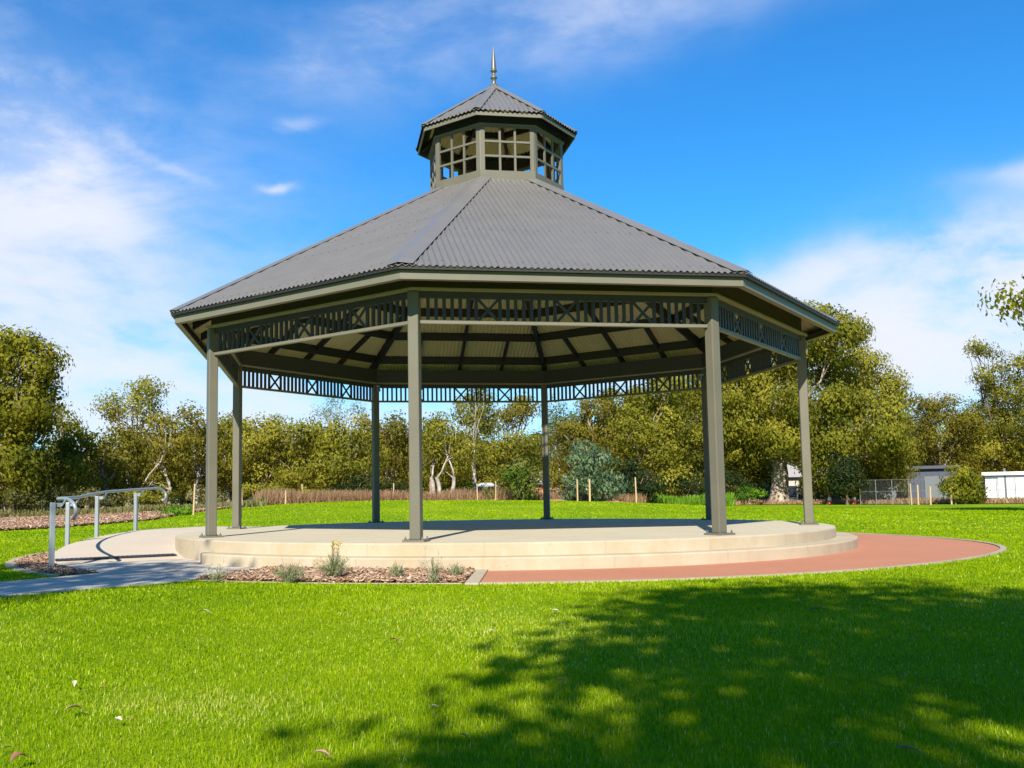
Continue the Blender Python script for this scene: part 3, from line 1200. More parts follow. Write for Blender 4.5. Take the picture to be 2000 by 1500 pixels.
# dry reddish grass behind the mound
def tall_grass(name, pxr, dfun, depth, n, hmin, hmax, w, mat, label, tl=(0.0, 1.0)):
    px = rng.uniform(pxr[0], pxr[1], n)
    R0 = np.array([ray(p, 970) for p in px])
    h = np.hypot(R0[:, 0], R0[:, 1])
    d = dfun(px) + rng.uniform(0, 1, n) * depth
    x, y = CAM[0] + R0[:, 0] / h * d, CAM[1] + R0[:, 1] / h * d
    pn = (np.sin(x * 1.1 + 1.3 * np.sin(y * .7)) + np.sin(y * 1.3 + np.sin(x * 1.9))) / 2
    H = rng.uniform(hmin, hmax, n) * (1 + .3 * pn)
    fa = rng.uniform(0, PI, n)
    side = np.stack([np.cos(fa), np.sin(fa), 0 * fa], -1) * (w / 2)
    b = np.stack([x, y, terrain(x, y)], -1)
    lv = rng.normal(0, .22, (n, 3)) * H[:, None]
    lv[:, 2] = 0
    top = b + lv + np.array([0, 0, 1]) * H[:, None]
    V = np.stack([b - side, b + side, top + side * .5, top - side * .5], 1).reshape(-1, 3)
    Q = (np.arange(n) * 4)[:, None] + np.arange(4)
    t = np.clip(rng.normal(.5, .22, n) + .12 * pn, 0, 1)
    t = tl[0] + (tl[1] - tl[0]) * t
    o = np_mesh(name, V, Q, mat, tint=t)
    return tag(o, label, 'grass', kind='stuff')


tall_grass('dry_grass', (500, 1260), lambda px: dd0(px) + 0.2, 7, 52000, 0.15, 0.62, 0.02, M['dry'], 'tall reddish dry grass growing behind the green mound')
tall_grass('weeds', (-40, 520), lambda px: dm1(px) - 9, 7, 9000, 0.08, 0.28, 0.09, M['scrub'], 'low grey green weeds along the top of the mulch bank', (0.2, 1))
tall_grass('long_grass', (1255, 2050), lambda px: dd2(px) + 0.3, 5, 16000, 0.10, 0.32, 0.06, M['dry'], 'pale dry grass tufts along the far lawn edge at the right', (0.3, 1))
tall_grass('green_weeds', (1180, 1430), lambda px: 47 + 0 * px, 8, 7000, 0.2, 0.7, 0.06, M['leaf_fresh'], 'fresh green weeds under the gum trees behind the back posts')


# ================================================================== TREES
def leaf_cloud(lobes, leaf, density, clump_r, droop, flat=0.75, fine=0.70, many=0.52):
    """lobes: (cx,cy,cz,rx,ry,rz). returns verts, quads, tint"""
    P, N_, S, Tn = [], [], [], []
    for (cx, cy, cz, rx, ry, rz) in lobes:
        area = 4 * PI * ((rx * ry) ** 1.6 / 3 + (rx * rz) ** 1.6 / 3 + (ry * rz) ** 1.6 / 3) ** (1 / 1.6)
        nl = int(area * density * 2.1 / fine ** 2)
        cr = clump_r * (0.75 + 0.25 * min(1.5, rx / 2))
        ncl = max(6, int(area / (cr * cr) * many))
        v = rng.normal(0, 1, (ncl, 3))
        v /= np.linalg.norm(v, axis=1)[:, None]
        rad = rng.uniform(0.25, 1.0, ncl) ** 0.35
        bulge = 1 + 0.16 * np.sin(v[:, 0] * 5 + cx) * np.cos(v[:, 1] * 4 + cy) + 0.10 * np.sin(v[:, 2] * 7 + cx * 2)
        c = np.stack([cx + v[:, 0] * rx * rad * bulge, cy + v[:, 1] * ry * rad * bulge, cz + v[:, 2] * rz * rad * bulge], -1)
        size = cr * rng.uniform(0.6, 1.5, ncl)
        ctint = rng.normal(0.38, 0.13, ncl) + rng.normal(0, .09)
        w = size ** 2 / (size ** 2).sum()
        cnt = rng.multinomial(nl, w)
        ci = np.repeat(np.arange(ncl), cnt)
        n = len(ci)
        off = rng.normal(0, 1, (n, 3))
        off /= np.linalg.norm(off, axis=1)[:, None]
        off *= (rng.uniform(0, 1, n) ** 0.42)[:, None]
        off[:, 2] = off[:, 2] * flat - droop * np.abs(rng.normal(0, .35, n))
        p = c[ci] + off * size[ci][:, None]
        P.append(p)
        o = off / (np.linalg.norm(off, axis=1)[:, None] + 1e-6)
        N_.append(o * 1.0 + v[ci] * 0.6 + rng.normal(0, .42, (n, 3)))
        Tn.append(np.clip(ctint[ci] + rng.normal(0, .11, n), 0, 1))
    P = np.concatenate(P)
    Nn = np.concatenate(N_)
    Tn = np.concatenate(Tn)
    n = len(P)
    Nn /= np.linalg.norm(Nn, axis=1)[:, None]
    ax = rng.normal(0, 1, (n, 3))
    ax[:, 2] -= droop * 2.2
    ax -= Nn * (ax * Nn).sum(1)[:, None]
    ax /= np.linalg.norm(ax, axis=1)[:, None] + 1e-9
    sd = np.cross(Nn, ax)
    L = leaf * fine * rng.uniform(0.7, 1.4, n)
    W = L * rng.uniform(0.38, 0.62, n)
    a = ax * (L / 2)[:, None]
    s = sd * (W / 2)[:, None]
    V = np.stack([P - a, P + s - a * 0.1, P + a, P - s - a * 0.1], 1).reshape(-1, 3)
    Q = (np.arange(n) * 4)[:, None] + np.arange(4)
    return V, Q, Tn


def wander(p0, p1, n, amp):
    p0, p1 = np.array(p0, float), np.array(p1, float)
    L = np.linalg.norm(p1 - p0)
    out = []
    off = np.zeros(3)
    for k in range(n + 1):
        t = k / n
        if 0 < k: off = off * .7 + rng.normal(0, amp * L / n * 1.3, 3) * (0 if k == n else 1)
        out.append(p0 + (p1 - p0) * t + off * math.sin(PI * min(1, t)) ** .5 * 1.0)
    return out


def tree(name, label, cat, base, lobes, trunk_r, leafmat, barkmat, leaf=0.26, density=24, clump=0.75, droop=0.5, group=None,
         trunks=1, twigs=3, flat=0.75, limb=1.0, lean=0.45, fork=0.25, fine=0.70, many=0.52):
    """base xyz, lobes in world coordinates"""
    bx, by, bz = base
    root = thing(name, label, cat, base, group)
    lo = [(l[0] - bx, l[1] - by, l[2] - bz, l[3], l[4], l[5]) for l in lobes]
    V, Q, T = leaf_cloud(lo, leaf, density, clump, droop, flat, fine, many)
    # trunk and limbs
    mb = MB(M[barkmat])
    cen = np.array([l[:3] for l in lo])
    top = cen.mean(0)
    lowz = min(l[2] - l[5] for l in lo)
    fork_h = max(fork * top[2], min(lowz + 0.5, 0.55 * top[2]))
    for k in range(trunks):
        sp = 0 if trunks == 1 else trunk_r * 2.2
        a = 2 * PI * k / trunks + 0.6
        b0 = np.array([sp * math.cos(a), sp * math.sin(a), -0.15])
        fk = np.array([top[0] * lean + sp * 2.5 * math.cos(a), top[1] * lean + sp * 2.5 * math.sin(a), fork_h])
        pts = wander(b0, fk, 6, 0.10)
        rads = [trunk_r * (1.55 if j == 0 else 1.15 if j == 1 else 1.0 - 0.05 * j) for j in range(7)]
        mb.tube(pts, rads, 9)
        my = [l for q, l in enumerate(lo) if q % trunks == k]
        for l in my:
            e = np.array([l[0], l[1], l[2] + l[5] * 0.25])
            pp = wander(fk + np.array([0, 0, -0.1]), e, 7, 0.13)
            r0 = trunk_r * rng.uniform(0.4, 0.6) * limb
            mb.tube(pp, [r0 * (1 - 0.11 * j) + 0.01 for j in range(8)], 7)
            for q in range(twigs):
                s = pp[rng.integers(2, 6)]
                v = rng.normal(0, 1, 3)
                v /= np.linalg.norm(v)
                v[2] = abs(v[2]) * .8
                e2 = np.array([l[0] + v[0] * l[3] * .8, l[1] + v[1] * l[4] * .8, l[2] + v[2] * l[5] * .8])
                mb.tube(wander(s, e2, 5, 0.12), [r0 * 0.42 * (1 - 0.17 * j) + 0.008 for j in range(6)], 5)
    mb.build('trunk', root, smooth=True)
    np_mesh('crown', V, Q, M[leafmat], parent=root, tint=T)
    return root


def ground_at(px, d):
    p = at(px, 970, d)
    return (p[0], p[1], float(terrain(p[0], p[1])) - 0.05)


def mpp(px, d):
    r = ray(px, 970)
    fw = (-math.sin(YAW), math.cos(YAW))
    c = (r[0] * fw[0] + r[1] * fw[1]) / math.hypot(r[0], r[1])
    return d * c / F_PX


def L(px, py, d, rx, ry, dz=0.0, deep=None):
    """lobe seen at pixel (px,py), radii in pixels, real depth d (+dz behind)"""
    p = at(px, py, d + dz)
    m = mpp(px, d + dz)
    return (p[0], p[1], p[2], rx * m, (deep if deep else (rx + ry) / 2) * m, ry * m)


def euc(px, d, lobes, label, **kw):
    kw.setdefault('group', 'gum trees behind the lawn')
    kw.setdefault('leafmat', 'leaf_olive')
    kw.setdefault('barkmat', 'bark')
    kw.setdefault('trunk_r', 0.16)
    kw.setdefault('limb', 0.6)
    if kw['barkmat'] == 'bark_white': kw['trunk_r'] *= 0.72
    nm = kw.pop('name', 'gum_tree')
    tf = kw.pop('tf', 3.2 if kw['barkmat'] == 'bark_white' and d < 61 else 0.0)
    return tree(nm, label, kw.pop('cat', 'tree'), ground_at(px, d - tf), [L(a, b + rng.uniform(-7, 7), d, c * rng.uniform(.86, 1.12), e * rng.uniform(.86, 1.14), rng.uniform(-1.5, 1.5)) for a, b, c, e in lobes], **kw)


# --- left side
euc(15, 44, [(-30, 725, 70, 85), (52, 715, 46, 62), (15, 688, 50, 46), (72, 770, 36, 66), (85, 730, 20, 40), (30, 780, 60, 60), (-20, 850, 75, 80), (55, 870, 45, 70), (20, 930, 70, 50), (-80, 800, 70, 120), (-85, 900, 70, 80)],
    'tall dense green gum tree cut off by the left edge of the photo', leafmat='leaf_green', trunk_r=0.28, density=30, twigs=2)
euc(140, 50, [(128, 850, 36, 40), (160, 870, 32, 45), (110, 900, 40, 50), (150, 930, 42, 40), (120, 808, 12, 22)],
    'small bushy gum tree just right of the tall one at the left edge', leafmat='leaf_green', trunk_r=0.15)
euc(248, 62, [(215, 790, 34, 22), (228, 815, 26, 24), (278, 765, 38, 27), (262, 790, 22, 24), (290, 805, 26, 32), (255, 840, 32, 34), (240, 880, 30, 30)],
    'tall open crowned gum tree with pale limbs above the left tree line', leafmat='leaf_olive', trunk_r=0.28, barkmat='bark_white', density=17, clump=0.8)
euc(205, 52, [(195, 900, 45, 42), (230, 880, 38, 40), (180, 940, 40, 32), (225, 930, 40, 40)],
    'brown olive gum tree with leaning pale trunk behind the handrail', leafmat='leaf_brown', trunk_r=0.2, barkmat='bark_white')
euc(300, 54, [(300, 850, 48, 36), (340, 870, 50, 45), (275, 890, 40, 42), (330, 930, 40, 34), (285, 940, 38, 30)],
    'brown gum tree with white forking branches left of the front left post', leafmat='leaf_brown', trunk_r=0.2, barkmat='bark_white', trunks=2)
euc(378, 56, [(370, 838, 42, 32), (405, 850, 38, 40), (385, 890, 40, 45), (420, 910, 30, 45)],
    'reddish brown gum tree seen behind the front left post', leafmat='leaf_brown', trunk_r=0.18, barkmat='bark_white')
euc(445, 58, [(440, 845, 36, 40), (455, 890, 34, 48), (430, 930, 32, 35)],
    'olive gum tree with bare white branches between the two left posts', leafmat='leaf_olive', trunk_r=0.18, barkmat='bark_white')
euc(520, 56, [(512, 845, 44, 38), (480, 880, 36, 40), (550, 860, 40, 38), (520, 900, 48, 40), (500, 930, 40, 30)],
    'rounded olive gum tree right of the back left post', leafmat='leaf_olive', trunk_r=0.2)
euc(600, 54, [(590, 855, 42, 36), (630, 865, 44, 40), (570, 900, 38, 40), (610, 915, 46, 40), (585, 935, 38, 26)],
    'dense spreading olive gum tree below the open crowned tree', leafmat='leaf_olive', trunk_r=0.2)
euc(655, 80, [(628, 795, 18, 14), (655, 785, 22, 14), (690, 800, 22, 12), (665, 808, 20, 12), (640, 815, 14, 12)],
    'thin open gum tree with sparse crown standing above the middle tree line', leafmat='leaf_blue', trunk_r=0.22, barkmat='bark_white', density=9, clump=0.9, leaf=0.22)
euc(665, 52, [(660, 870, 44, 40), (700, 890, 40, 45), (645, 915, 44, 38), (690, 930, 42, 30)],
    'dense olive gum tree just left of the dark back post', leafmat='leaf_olive', trunk_r=0.2)
euc(715, 62, [(712, 845, 36, 24), (735, 870, 30, 40)],
    'dark topped gum tree directly behind the dark back post', leafmat='leaf_brown', trunk_r=0.18)
euc(768, 56, [(765, 845, 30, 32), (745, 880, 30, 40), (785, 890, 34, 48), (760, 930, 38, 34)],
    'brown gum tree between the dark back post and the front post', leafmat='leaf_brown', trunk_r=0.18)
euc(858, 54, [(862, 850, 38, 34), (845, 885, 30, 40), (885, 885, 32, 44), (860, 920, 30, 20)],
    'weeping gum tree with several slim pale trunks right of the front post', leafmat='leaf_olive', trunk_r=0.2, barkmat='bark_white', trunks=3, droop=0.9)
euc(840, 75, [(838, 830, 20, 14), (865, 826, 14, 10)],
    'distant dark gum tree poking above the tree line right of the front post', leafmat='leaf_green', trunk_r=0.2)
euc(925, 60, [(928, 790, 34, 30), (905, 800, 18, 26), (950, 800, 24, 40), (930, 850, 30, 50), (920, 900, 28, 34), (928, 766, 24, 16)],
    'tall gum tree with a white trunk between the front post and the slim back post', leafmat='leaf_olive', trunk_r=0.22, barkmat='bark_white', droop=0.8, density=20)
euc(1005, 66, [(1000, 805, 34, 22), (1030, 800, 26, 22), (985, 830, 28, 20), (1020, 775, 24, 16)],
    'russet topped gum tree rising left of the slim back post', leafmat='leaf_brown', trunk_r=0.22, density=18)
euc(1010, 52, [(1010, 870, 42, 36), (985, 900, 32, 38), (1040, 905, 30, 40), (1005, 935, 36, 22)],
    'round domed olive gum tree behind the small red tipped tree', leafmat='leaf_olive', trunk_r=0.18)
euc(1090, 74, [(1085, 805, 24, 20), (1108, 820, 24, 22), (1080, 845, 22, 22), (1095, 875, 28, 30)],
    'grey green airy gum tree just right of the slim back post', leafmat='leaf_blue', trunk_r=0.2, barkmat='bark_white', density=12)
euc(1150, 62, [(1160, 830, 46, 36), (1120, 865, 40, 40), (1195, 850, 44, 48), (1150, 890, 50, 40), (1180, 925, 50, 34), (1100, 930, 34, 34), (1190, 800, 36, 28), (1150, 795, 20, 16)],
    'broad brown gum tree behind the blue green young tree', leafmat='leaf_brown', trunk_r=0.25)
euc(1262, 58, [(1250, 790, 50, 44), (1290, 820, 50, 50), (1235, 850, 42, 50), (1290, 890, 48, 50), (1245, 920, 44, 36), (1300, 750, 46, 50), (1320, 940, 40, 30)],
    'large olive gum tree left of the front right post', leafmat='leaf_olive', trunk_r=0.3, density=26)
euc(1355, 64, [(1360, 770, 50, 60), (1390, 830, 40, 60), (1350, 870, 44, 46), (1380, 910, 44, 34), (1400, 720, 50, 60)],
    'large golden gum tree directly behind the front right post', leafmat='leaf_olive', trunk_r=0.28, barkmat='bark_white', density=22)
# big gum at the right
base = ground_at(1520, 63)
big = [(1590, 625, 52, 34), (1640, 650, 44, 36), (1560, 610, 30, 20), (1500, 690, 60, 60), (1580, 700, 60, 44), (1650, 720, 56, 46), (1705, 770, 50, 44), (1450, 770, 56, 60),
       (1520, 780, 58, 50), (1600, 790, 60, 50), (1670, 820, 56, 50), (1735, 840, 40, 46), (1455, 850, 46, 50), (1540, 850, 40, 36), (1620, 870, 50, 50), (1690, 900, 44, 48), (1745, 895, 30, 40), (1480, 905, 26, 34), (1500, 845, 40, 40), (1572, 860, 36, 40),
       (1600, 925, 26, 30), (1715, 935, 30, 28), (1430, 900, 34, 40)]
tree('gum_tree', 'huge spreading gum tree with a thick brown trunk at the right of the gazebo', 'tree', base,
     [L(a, b, 63, c * 1.12, e * 1.08, rng.uniform(-3, 3)) for a, b, c, e in big], 0.62, 'leaf_olive', 'bark', leaf=0.30, density=30, clump=0.95, droop=0.8, group='gum trees behind the lawn', twigs=2, limb=0.34, lean=0.10, fork=0.5)
euc(1830, 78, [(1805, 800, 30, 26), (1850, 805, 40, 30), (1790, 850, 34, 44), (1840, 860, 46, 44), (1885, 830, 36, 34), (1800, 905, 34, 34), (1870, 895, 40, 40)],
    'brown olive gum tree behind the blue grey shed', leafmat='leaf_brown', trunk_r=0.25, density=22)
euc(1960, 80, [(1902, 683, 22, 14), (1938, 690, 24, 13), (1990, 718, 44, 26), (1935, 742, 34, 26), (1975, 780, 56, 40), (1930, 835, 44, 44), (1990, 850, 60, 50), (2050, 790, 70, 80), (1940, 890, 46, 34), (1895, 850, 34, 44), (2040, 890, 60, 50), (1985, 905, 50, 34)],
    'tall straggly gum tree above the white shed near the right edge', leafmat='leaf_olive', trunk_r=0.3, density=20, barkmat='bark_dark')
# green tree just out of frame at the right: its outer leaves hang into view
euc(2150, 34, [(2075, 590, 92, 60), (2120, 560, 90, 70), (2170, 660, 100, 70), (2130, 500, 80, 50)],
    'leafy green branch tips of a tree hanging in at the right edge', leafmat='leaf_green', trunk_r=0.3, name='shade_tree', group=None)

# back row filling the tree line
k = 0
back = [(20, 78, 870), (95, 80, 880), (170, 78, 872), (330, 82, 842), (400, 80, 838), (470, 84, 832), (545, 82, 836), (620, 84, 842), (690, 82, 842), (760, 84, 838), (830, 82, 850),
        (900, 84, 846), (970, 80, 850), (1045, 82, 842), (1120, 84, 812), (1190, 84, 790), (1260, 86, 760), (1335, 84, 740), (1415, 86, 700), (1775, 96, 800), (1880, 98, 818), (1700, 98, 860), (1960, 90, 830)]
gaps = ['behind the tall left edge tree', 'behind the small bushy left tree', 'behind the leaning pale trunk', 'behind the broad white branched tree', 'behind the front left post', 'right of the back left post',
        'behind the rounded olive tree', 'under the sparse open crown', 'left of the dark back post', 'right of the dark back post', 'just right of the front post', 'behind the white trunked tree',
        'behind the domed tree', 'behind the slim back post', 'behind the blue green young tree', 'behind the broad brown tree', 'behind the large olive tree', 'left of the front right post', 'right of the front right post',
        'right of the huge gum', 'behind the blue grey shed', 'under the huge gum', 'behind the white shed']
for (px, d, ty), g in zip(back, gaps):
    hgt = 970 - ty
    lob = [(px, ty + 28, 42, 28), (px - 26, ty + hgt * .5, 38, hgt * .33), (px + 28, ty + hgt * .55, 38, hgt * .33), (px, ty + hgt * .78, 42, hgt * .22)]
    euc(px, d, lob, 'far dark gum tree of the back row, ' + g, leafmat='leaf_green' if k % 2 else 'leaf_brown', trunk_r=0.2, density=13, leaf=0.36, clump=0.95, twigs=1, fine=0.85, group='back row of gum trees')
    k += 1

# the far wood that closes the view beneath the crowns
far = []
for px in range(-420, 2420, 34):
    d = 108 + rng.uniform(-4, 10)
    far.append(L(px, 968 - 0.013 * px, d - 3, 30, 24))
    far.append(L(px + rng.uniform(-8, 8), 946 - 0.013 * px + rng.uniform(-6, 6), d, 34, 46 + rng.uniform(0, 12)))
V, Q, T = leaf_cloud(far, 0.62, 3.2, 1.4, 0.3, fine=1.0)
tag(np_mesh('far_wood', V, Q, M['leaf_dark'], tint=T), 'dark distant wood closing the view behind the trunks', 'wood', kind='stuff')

# young trees in front
tree('young_gum', 'young blue green gum tree between wooden stakes', 'tree', ground_at(1165, 41.5),
     [L(a, b, 41, c, e) for a, b, c, e in [(1145, 878, 26, 24), (1128, 905, 26, 26), (1172, 900, 26, 28), (1150, 930, 34, 26), (1195, 940, 26, 26), (1118, 950, 18, 26), (1180, 962, 26, 18)]], 0.09, 'leaf_blue', 'bark_white',
     leaf=0.24, density=24, clump=0.5, droop=0.9, trunks=1)
tree('young_gum', 'young bushy tree beside the dark weeds right of the blue green one', 'tree', ground_at(1215, 46),
     [L(a, b, 46, c, e) for a, b, c, e in [(1235, 930, 30, 28), (1215, 950, 28, 28), (1265, 945, 28, 30)]], 0.09, 'leaf_dark', 'bark', leaf=0.24, density=30, clump=0.5)
tree('young_tree', 'small green tree with reddish new leaves left of the slim back post', 'tree', ground_at(1022, 41),
     [L(a, b, 41, c, e) for a, b, c, e in [(1018, 908, 20, 18), (1010, 930, 26, 22), (1035, 930, 22, 22), (1022, 955, 28, 18)]], 0.05, 'leaf_redtip', 'bark', leaf=0.2, density=42, clump=0.4)
tree('young_tree', 'small dark round tree beneath the huge gum beside the orange cones', 'tree', ground_at(1655, 59),
     [L(a, b, 59, c, e) for a, b, c, e in [(1655, 925, 32, 26), (1640, 945, 26, 20), (1675, 948, 22, 20), (1650, 905, 20, 16)]], 0.09, 'leaf_dark', 'bark_dark', leaf=0.24, density=30, clump=0.5)
tree('young_tree', 'yellow green bushy tree left of the white shed', 'tree', ground_at(1885, 57),
     [L(a, b, 57, c, e) for a, b, c, e in [(1880, 925, 24, 20), (1900, 945, 26, 24), (1865, 950, 24, 22), (1888, 965, 28, 14)]], 0.08, 'leaf_green', 'bark', leaf=0.24, density=34, clump=0.5)


# shrubs
def shrub(label, px, d, lobes, mat, group=None, name='shrub', leaf=0.16, density=60):
    b = ground_at(px, d)
    root = thing(name, label, 'shrub', b, group)
    lo = [L(a, bb, d, c, e) for a, bb, c, e in lobes]
    lo = [(l[0] - b[0], l[1] - b[1], l[2] - b[2], l[3], l[4], l[5]) for l in lo]
    V, Q, T = leaf_cloud(lo, leaf, density, 0.35, 0.2)
    mb = MB(M['bark'])
    for l in lo:
        for q in range(3):
            e = np.array(l[:3]) + rng.normal(0, .3, 3) * np.array(l[3:])
            mb.tube(wander((rng.normal(0, .1), rng.normal(0, .1), -0.05), e, 4, .1), [0.035, .03, .025, .018, .01], 5)
    mb.build('stems', root, smooth=True)
    np_mesh('foliage', V, Q, M[mat], parent=root, tint=T)


shrub('bright green low leafy bush on the mulch bank behind the handrail', 345, 34.5, [(345, 999, 30, 9), (358, 1001, 22, 8), (330, 1002, 18, 7)], 'leaf_fresh', leaf=0.12, density=110)
sg = 'olive shrubs along the mulch bank'
shrub('olive shrub at the left edge of the mulch bank', 25, 42, [(20, 975, 40, 18), (60, 982, 30, 13)], 'scrub', sg)
shrub('rounded olive shrub behind the first handrail post', 110, 43, [(105, 970, 30, 18), (135, 980, 24, 14)], 'scrub', sg)
shrub('grey olive shrub under the leaning pale trunk', 190, 44, [(180, 972, 34, 16), (220, 978, 30, 13)], 'scrub', sg)
shrub('low scrub behind the upper end of the handrail', 285, 44, [(270, 972, 34, 15), (310, 970, 30, 18)], 'leaf_olive', sg)
shrub('leafy green shrub beside the front left post', 410, 43, [(395, 968, 26, 20), (425, 975, 24, 16)], 'scrub', sg)
shrub('pale grey green low shrub right of the back left post', 500, 43.5, [(490, 987, 28, 10), (515, 984, 24, 12)], 'leaf_blue', sg)
shrub('large rounded golden olive shrub right of the back left post', 510, 48, [(500, 960, 32, 16), (530, 962, 34, 18), (560, 968, 20, 14)], 'leaf_olive', sg)
shrub('olive shrub beside a stake left of the dark back post', 610, 48, [(600, 966, 26, 14), (635, 972, 22, 12)], 'leaf_olive', sg)
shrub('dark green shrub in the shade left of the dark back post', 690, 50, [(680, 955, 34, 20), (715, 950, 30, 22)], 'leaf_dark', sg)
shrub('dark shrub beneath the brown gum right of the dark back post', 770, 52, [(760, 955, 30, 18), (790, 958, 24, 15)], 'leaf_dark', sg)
shrub('bright green shrub beneath the slim pale trunks', 885, 56, [(880, 958, 26, 13), (905, 950, 20, 15)], 'leaf_fresh', sg)
shrub('grey shrub between the framed sapling and the red tipped tree', 985, 43, [(985, 968, 22, 12), (965, 972, 18, 8)], 'scrub', sg)
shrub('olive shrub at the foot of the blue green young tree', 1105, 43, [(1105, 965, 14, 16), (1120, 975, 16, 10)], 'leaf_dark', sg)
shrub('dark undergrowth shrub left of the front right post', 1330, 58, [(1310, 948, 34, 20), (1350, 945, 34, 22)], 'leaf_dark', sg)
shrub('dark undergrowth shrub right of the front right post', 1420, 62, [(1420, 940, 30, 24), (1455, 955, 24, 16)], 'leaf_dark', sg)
shrub('fresh green shrub left of the thick gum trunk', 1462, 61, [(1455, 962, 20, 12), (1480, 965, 14, 9)], 'leaf_fresh', sg)

# framed sapling
b = ground_at(952, 41)
tree('sapling', 'little sapling held inside a two stake frame', 'tree', b, [L(952, 962, 41, 11, 10), L(950, 950, 41, 7, 8)], 0.02, 'leaf_green', 'bark', leaf=0.14, density=34, clump=0.25)


# wooden stakes
def stake(px, d, ytop, label, w=0.045):
    b = ground_at(px, d)
    t = at(px, ytop, d)
    mb = MB(M['stake'])
    h = max(0.4, t[2] - b[2])
    lx, ly = rng.normal(0, .015, 2)
    mb.tube([(0, 0, -0.1), (lx * .5, ly * .5, h * .5), (lx, ly, h - .02), (lx, ly, h)], [w * .75, w * .7, w * .66, w * .3], 8)
    o = mb.build('wooden_stake')
    o.location = [float(v) for v in b]
    return tag(o, label, 'stake', 'wooden tree stakes')


stake(378, 34, 945, 'wooden stake on the mulch bank just left of the front left post')
stake(473, 37.5, 955, 'wooden stake hugging the right side of the back left post')
stake(558, 39.5, 958, 'pale wooden stake rising from the mound edge right of the golden shrub')
stake(592, 41.5, 945, 'wooden stake behind the dry grass near the middle left')
stake(768, 43, 944, 'wooden stake between the dark back post and the front post')
stake(933, 41, 944, 'left stake of the frame around the sapling', 0.035)
stake(968, 41, 940, 'right stake of the frame around the sapling', 0.035)
stake(1128, 40, 936, 'shorter wooden stake left of the blue green young tree')
stake(1152, 40, 936, 'thick wooden stake in front of the blue green young tree', 0.06)
stake(1243, 40.5, 932, 'lone tall wooden stake on the lawn edge right of the blue green tree')
stake(1780, 57, 944, 'leftmost wooden stake before the blue grey shed')
stake(1793, 57, 947, 'second wooden stake before the blue grey shed', 0.06)
stake(1817, 56, 950, 'bright wooden stake centred before the blue grey shed', 0.06)
stake(1858, 56.5, 948, 'wooden stake left of the yellow green tree', 0.06)
stake(1866, 57, 950, 'wooden stake hidden by the yellow green tree', 0.06)
# cross rail at sapling
p0, p1 = at(933, 979, 41), at(968, 977, 41)
mb = MB(M['stake'])
mb.tube([p0, p1], 0.03, 6)
tag(mb.build('cross_rail'), 'low wooden rail joining the two stakes around the sapling', 'rail')


# ------------------------------------------------------------------ far buildings
def house(name, label, px0, px1, ytop, ybot_z, d, depth, wall, roof, cat='shed', flat=True, rise=0.0, details=None):
    p0, p1 = at(px0, 970, d), at(px1, 970, d)
    u = Vector((p1[0] - p0[0], p1[1] - p0[1], 0))
    W = u.length
    u.normalize()
    v = Vector((-u.y, u.x, 0))
    if v.dot(Vector((p0[0] - CAM[0], p0[1] - CAM[1], 0))) < 0: v = -v
    zt = at((px0 + px1) / 2, ytop, d)[2]
    o = Vector((p0[0], p0[1], float(terrain(p0[0], p0[1])) - 0.1))
    H = zt - o.z
    root = thing(name, label, cat, o)
    mb = MB(M[wall])
    up = Vector((0, 0, 1))
    mb.box(u * W / 2 + v * depth / 2 + up * H / 2, u * W / 2, v * depth / 2, up * H / 2)
    # ribs of the cladding
    n = int(W / 0.35)
    for k in range(1, n):
        mb.box(u * (k * W / n) + up * H / 2 - v * 0.012, u * 0.02, v * 0.012, up * (H / 2 - 0.02))
    mb.build('wall', root)
    mb = MB(M[roof])
    if flat:
        mb.box(u * W / 2 + v * depth / 2 + up * (H + 0.06), u * (W / 2 + .15), v * (depth / 2 + .15), up * 0.055)
        mb.box(u * W / 2 - v * 0.20 + up * (H - 0.02), u * (W / 2 + .15), v * 0.045, up * 0.06)
    else:
        e = 0.4
        a, b_ = -u * e - v * e + up * H, u * (W + e) - v * e + up * H
        c, d_ = u * (W + e) + v * (depth + e) + up * H, -u * e + v * (depth + e) + up * H
        r0, r1 = u * (W * .2) + v * depth / 2 + up * (H + rise), u * (W * .8) + v * depth / 2 + up * (H + rise)
        mb.add([a, b_, c, d_, r0, r1], [(0, 1, 5, 4), (1, 2, 5), (2, 3, 4, 5), (3, 0, 4), (3, 2, 1, 0)])
    mb.build('roof', root)
    for kind, fx, fz, fw, fh, mt in (details or []):
        mb = MB(M[mt])
        mb.box(u * W * fx + up * H * fz - v * 0.03, u * fw / 2, v * 0.035, up * fh / 2)
        mb.build(kind, root)
    return root


house('shed', 'white metal clad shed with a low flat roof at the right edge', 1926, 2120, 924, 0, 61.5, 7, 'white', 'white', 'shed', details=[('door', 0.30, 0.42, 1.6, 2.0, 'white'), ('gutter_pipe', 0.21, 0.5, 0.1, 2.4, 'fencegrey')])
house('shed', 'blue grey metal shed half hidden by gum branches', 1776, 1875, 913, 0, 66, 7, 'bluegrey', 'bluegrey', 'shed', details=[('door', 0.6, 0.35, 1.6, 1.9, 'fencegrey')])
house('house', 'cream house wall behind the thick gum trunk', 1532, 1562, 932, 0, 80, 8, 'cream', 'tile', 'house', False, 1.2, details=[('window', 0.45, 0.45, 0.9, 0.9, 'window')])
house('house', 'pale house with a tiled roof behind the right hand post', 1592, 1625, 942, 0, 82, 8, 'cream', 'tile', 'house', False, 1.3, details=[('window', 0.5, 0.45, 1.0, 0.8, 'window')])
house('shed', 'teal shed with a white roof behind the framed sapling', 934, 966, 951, 0, 68, 6, 'teal', 'white', 'shed', False, 0.35)
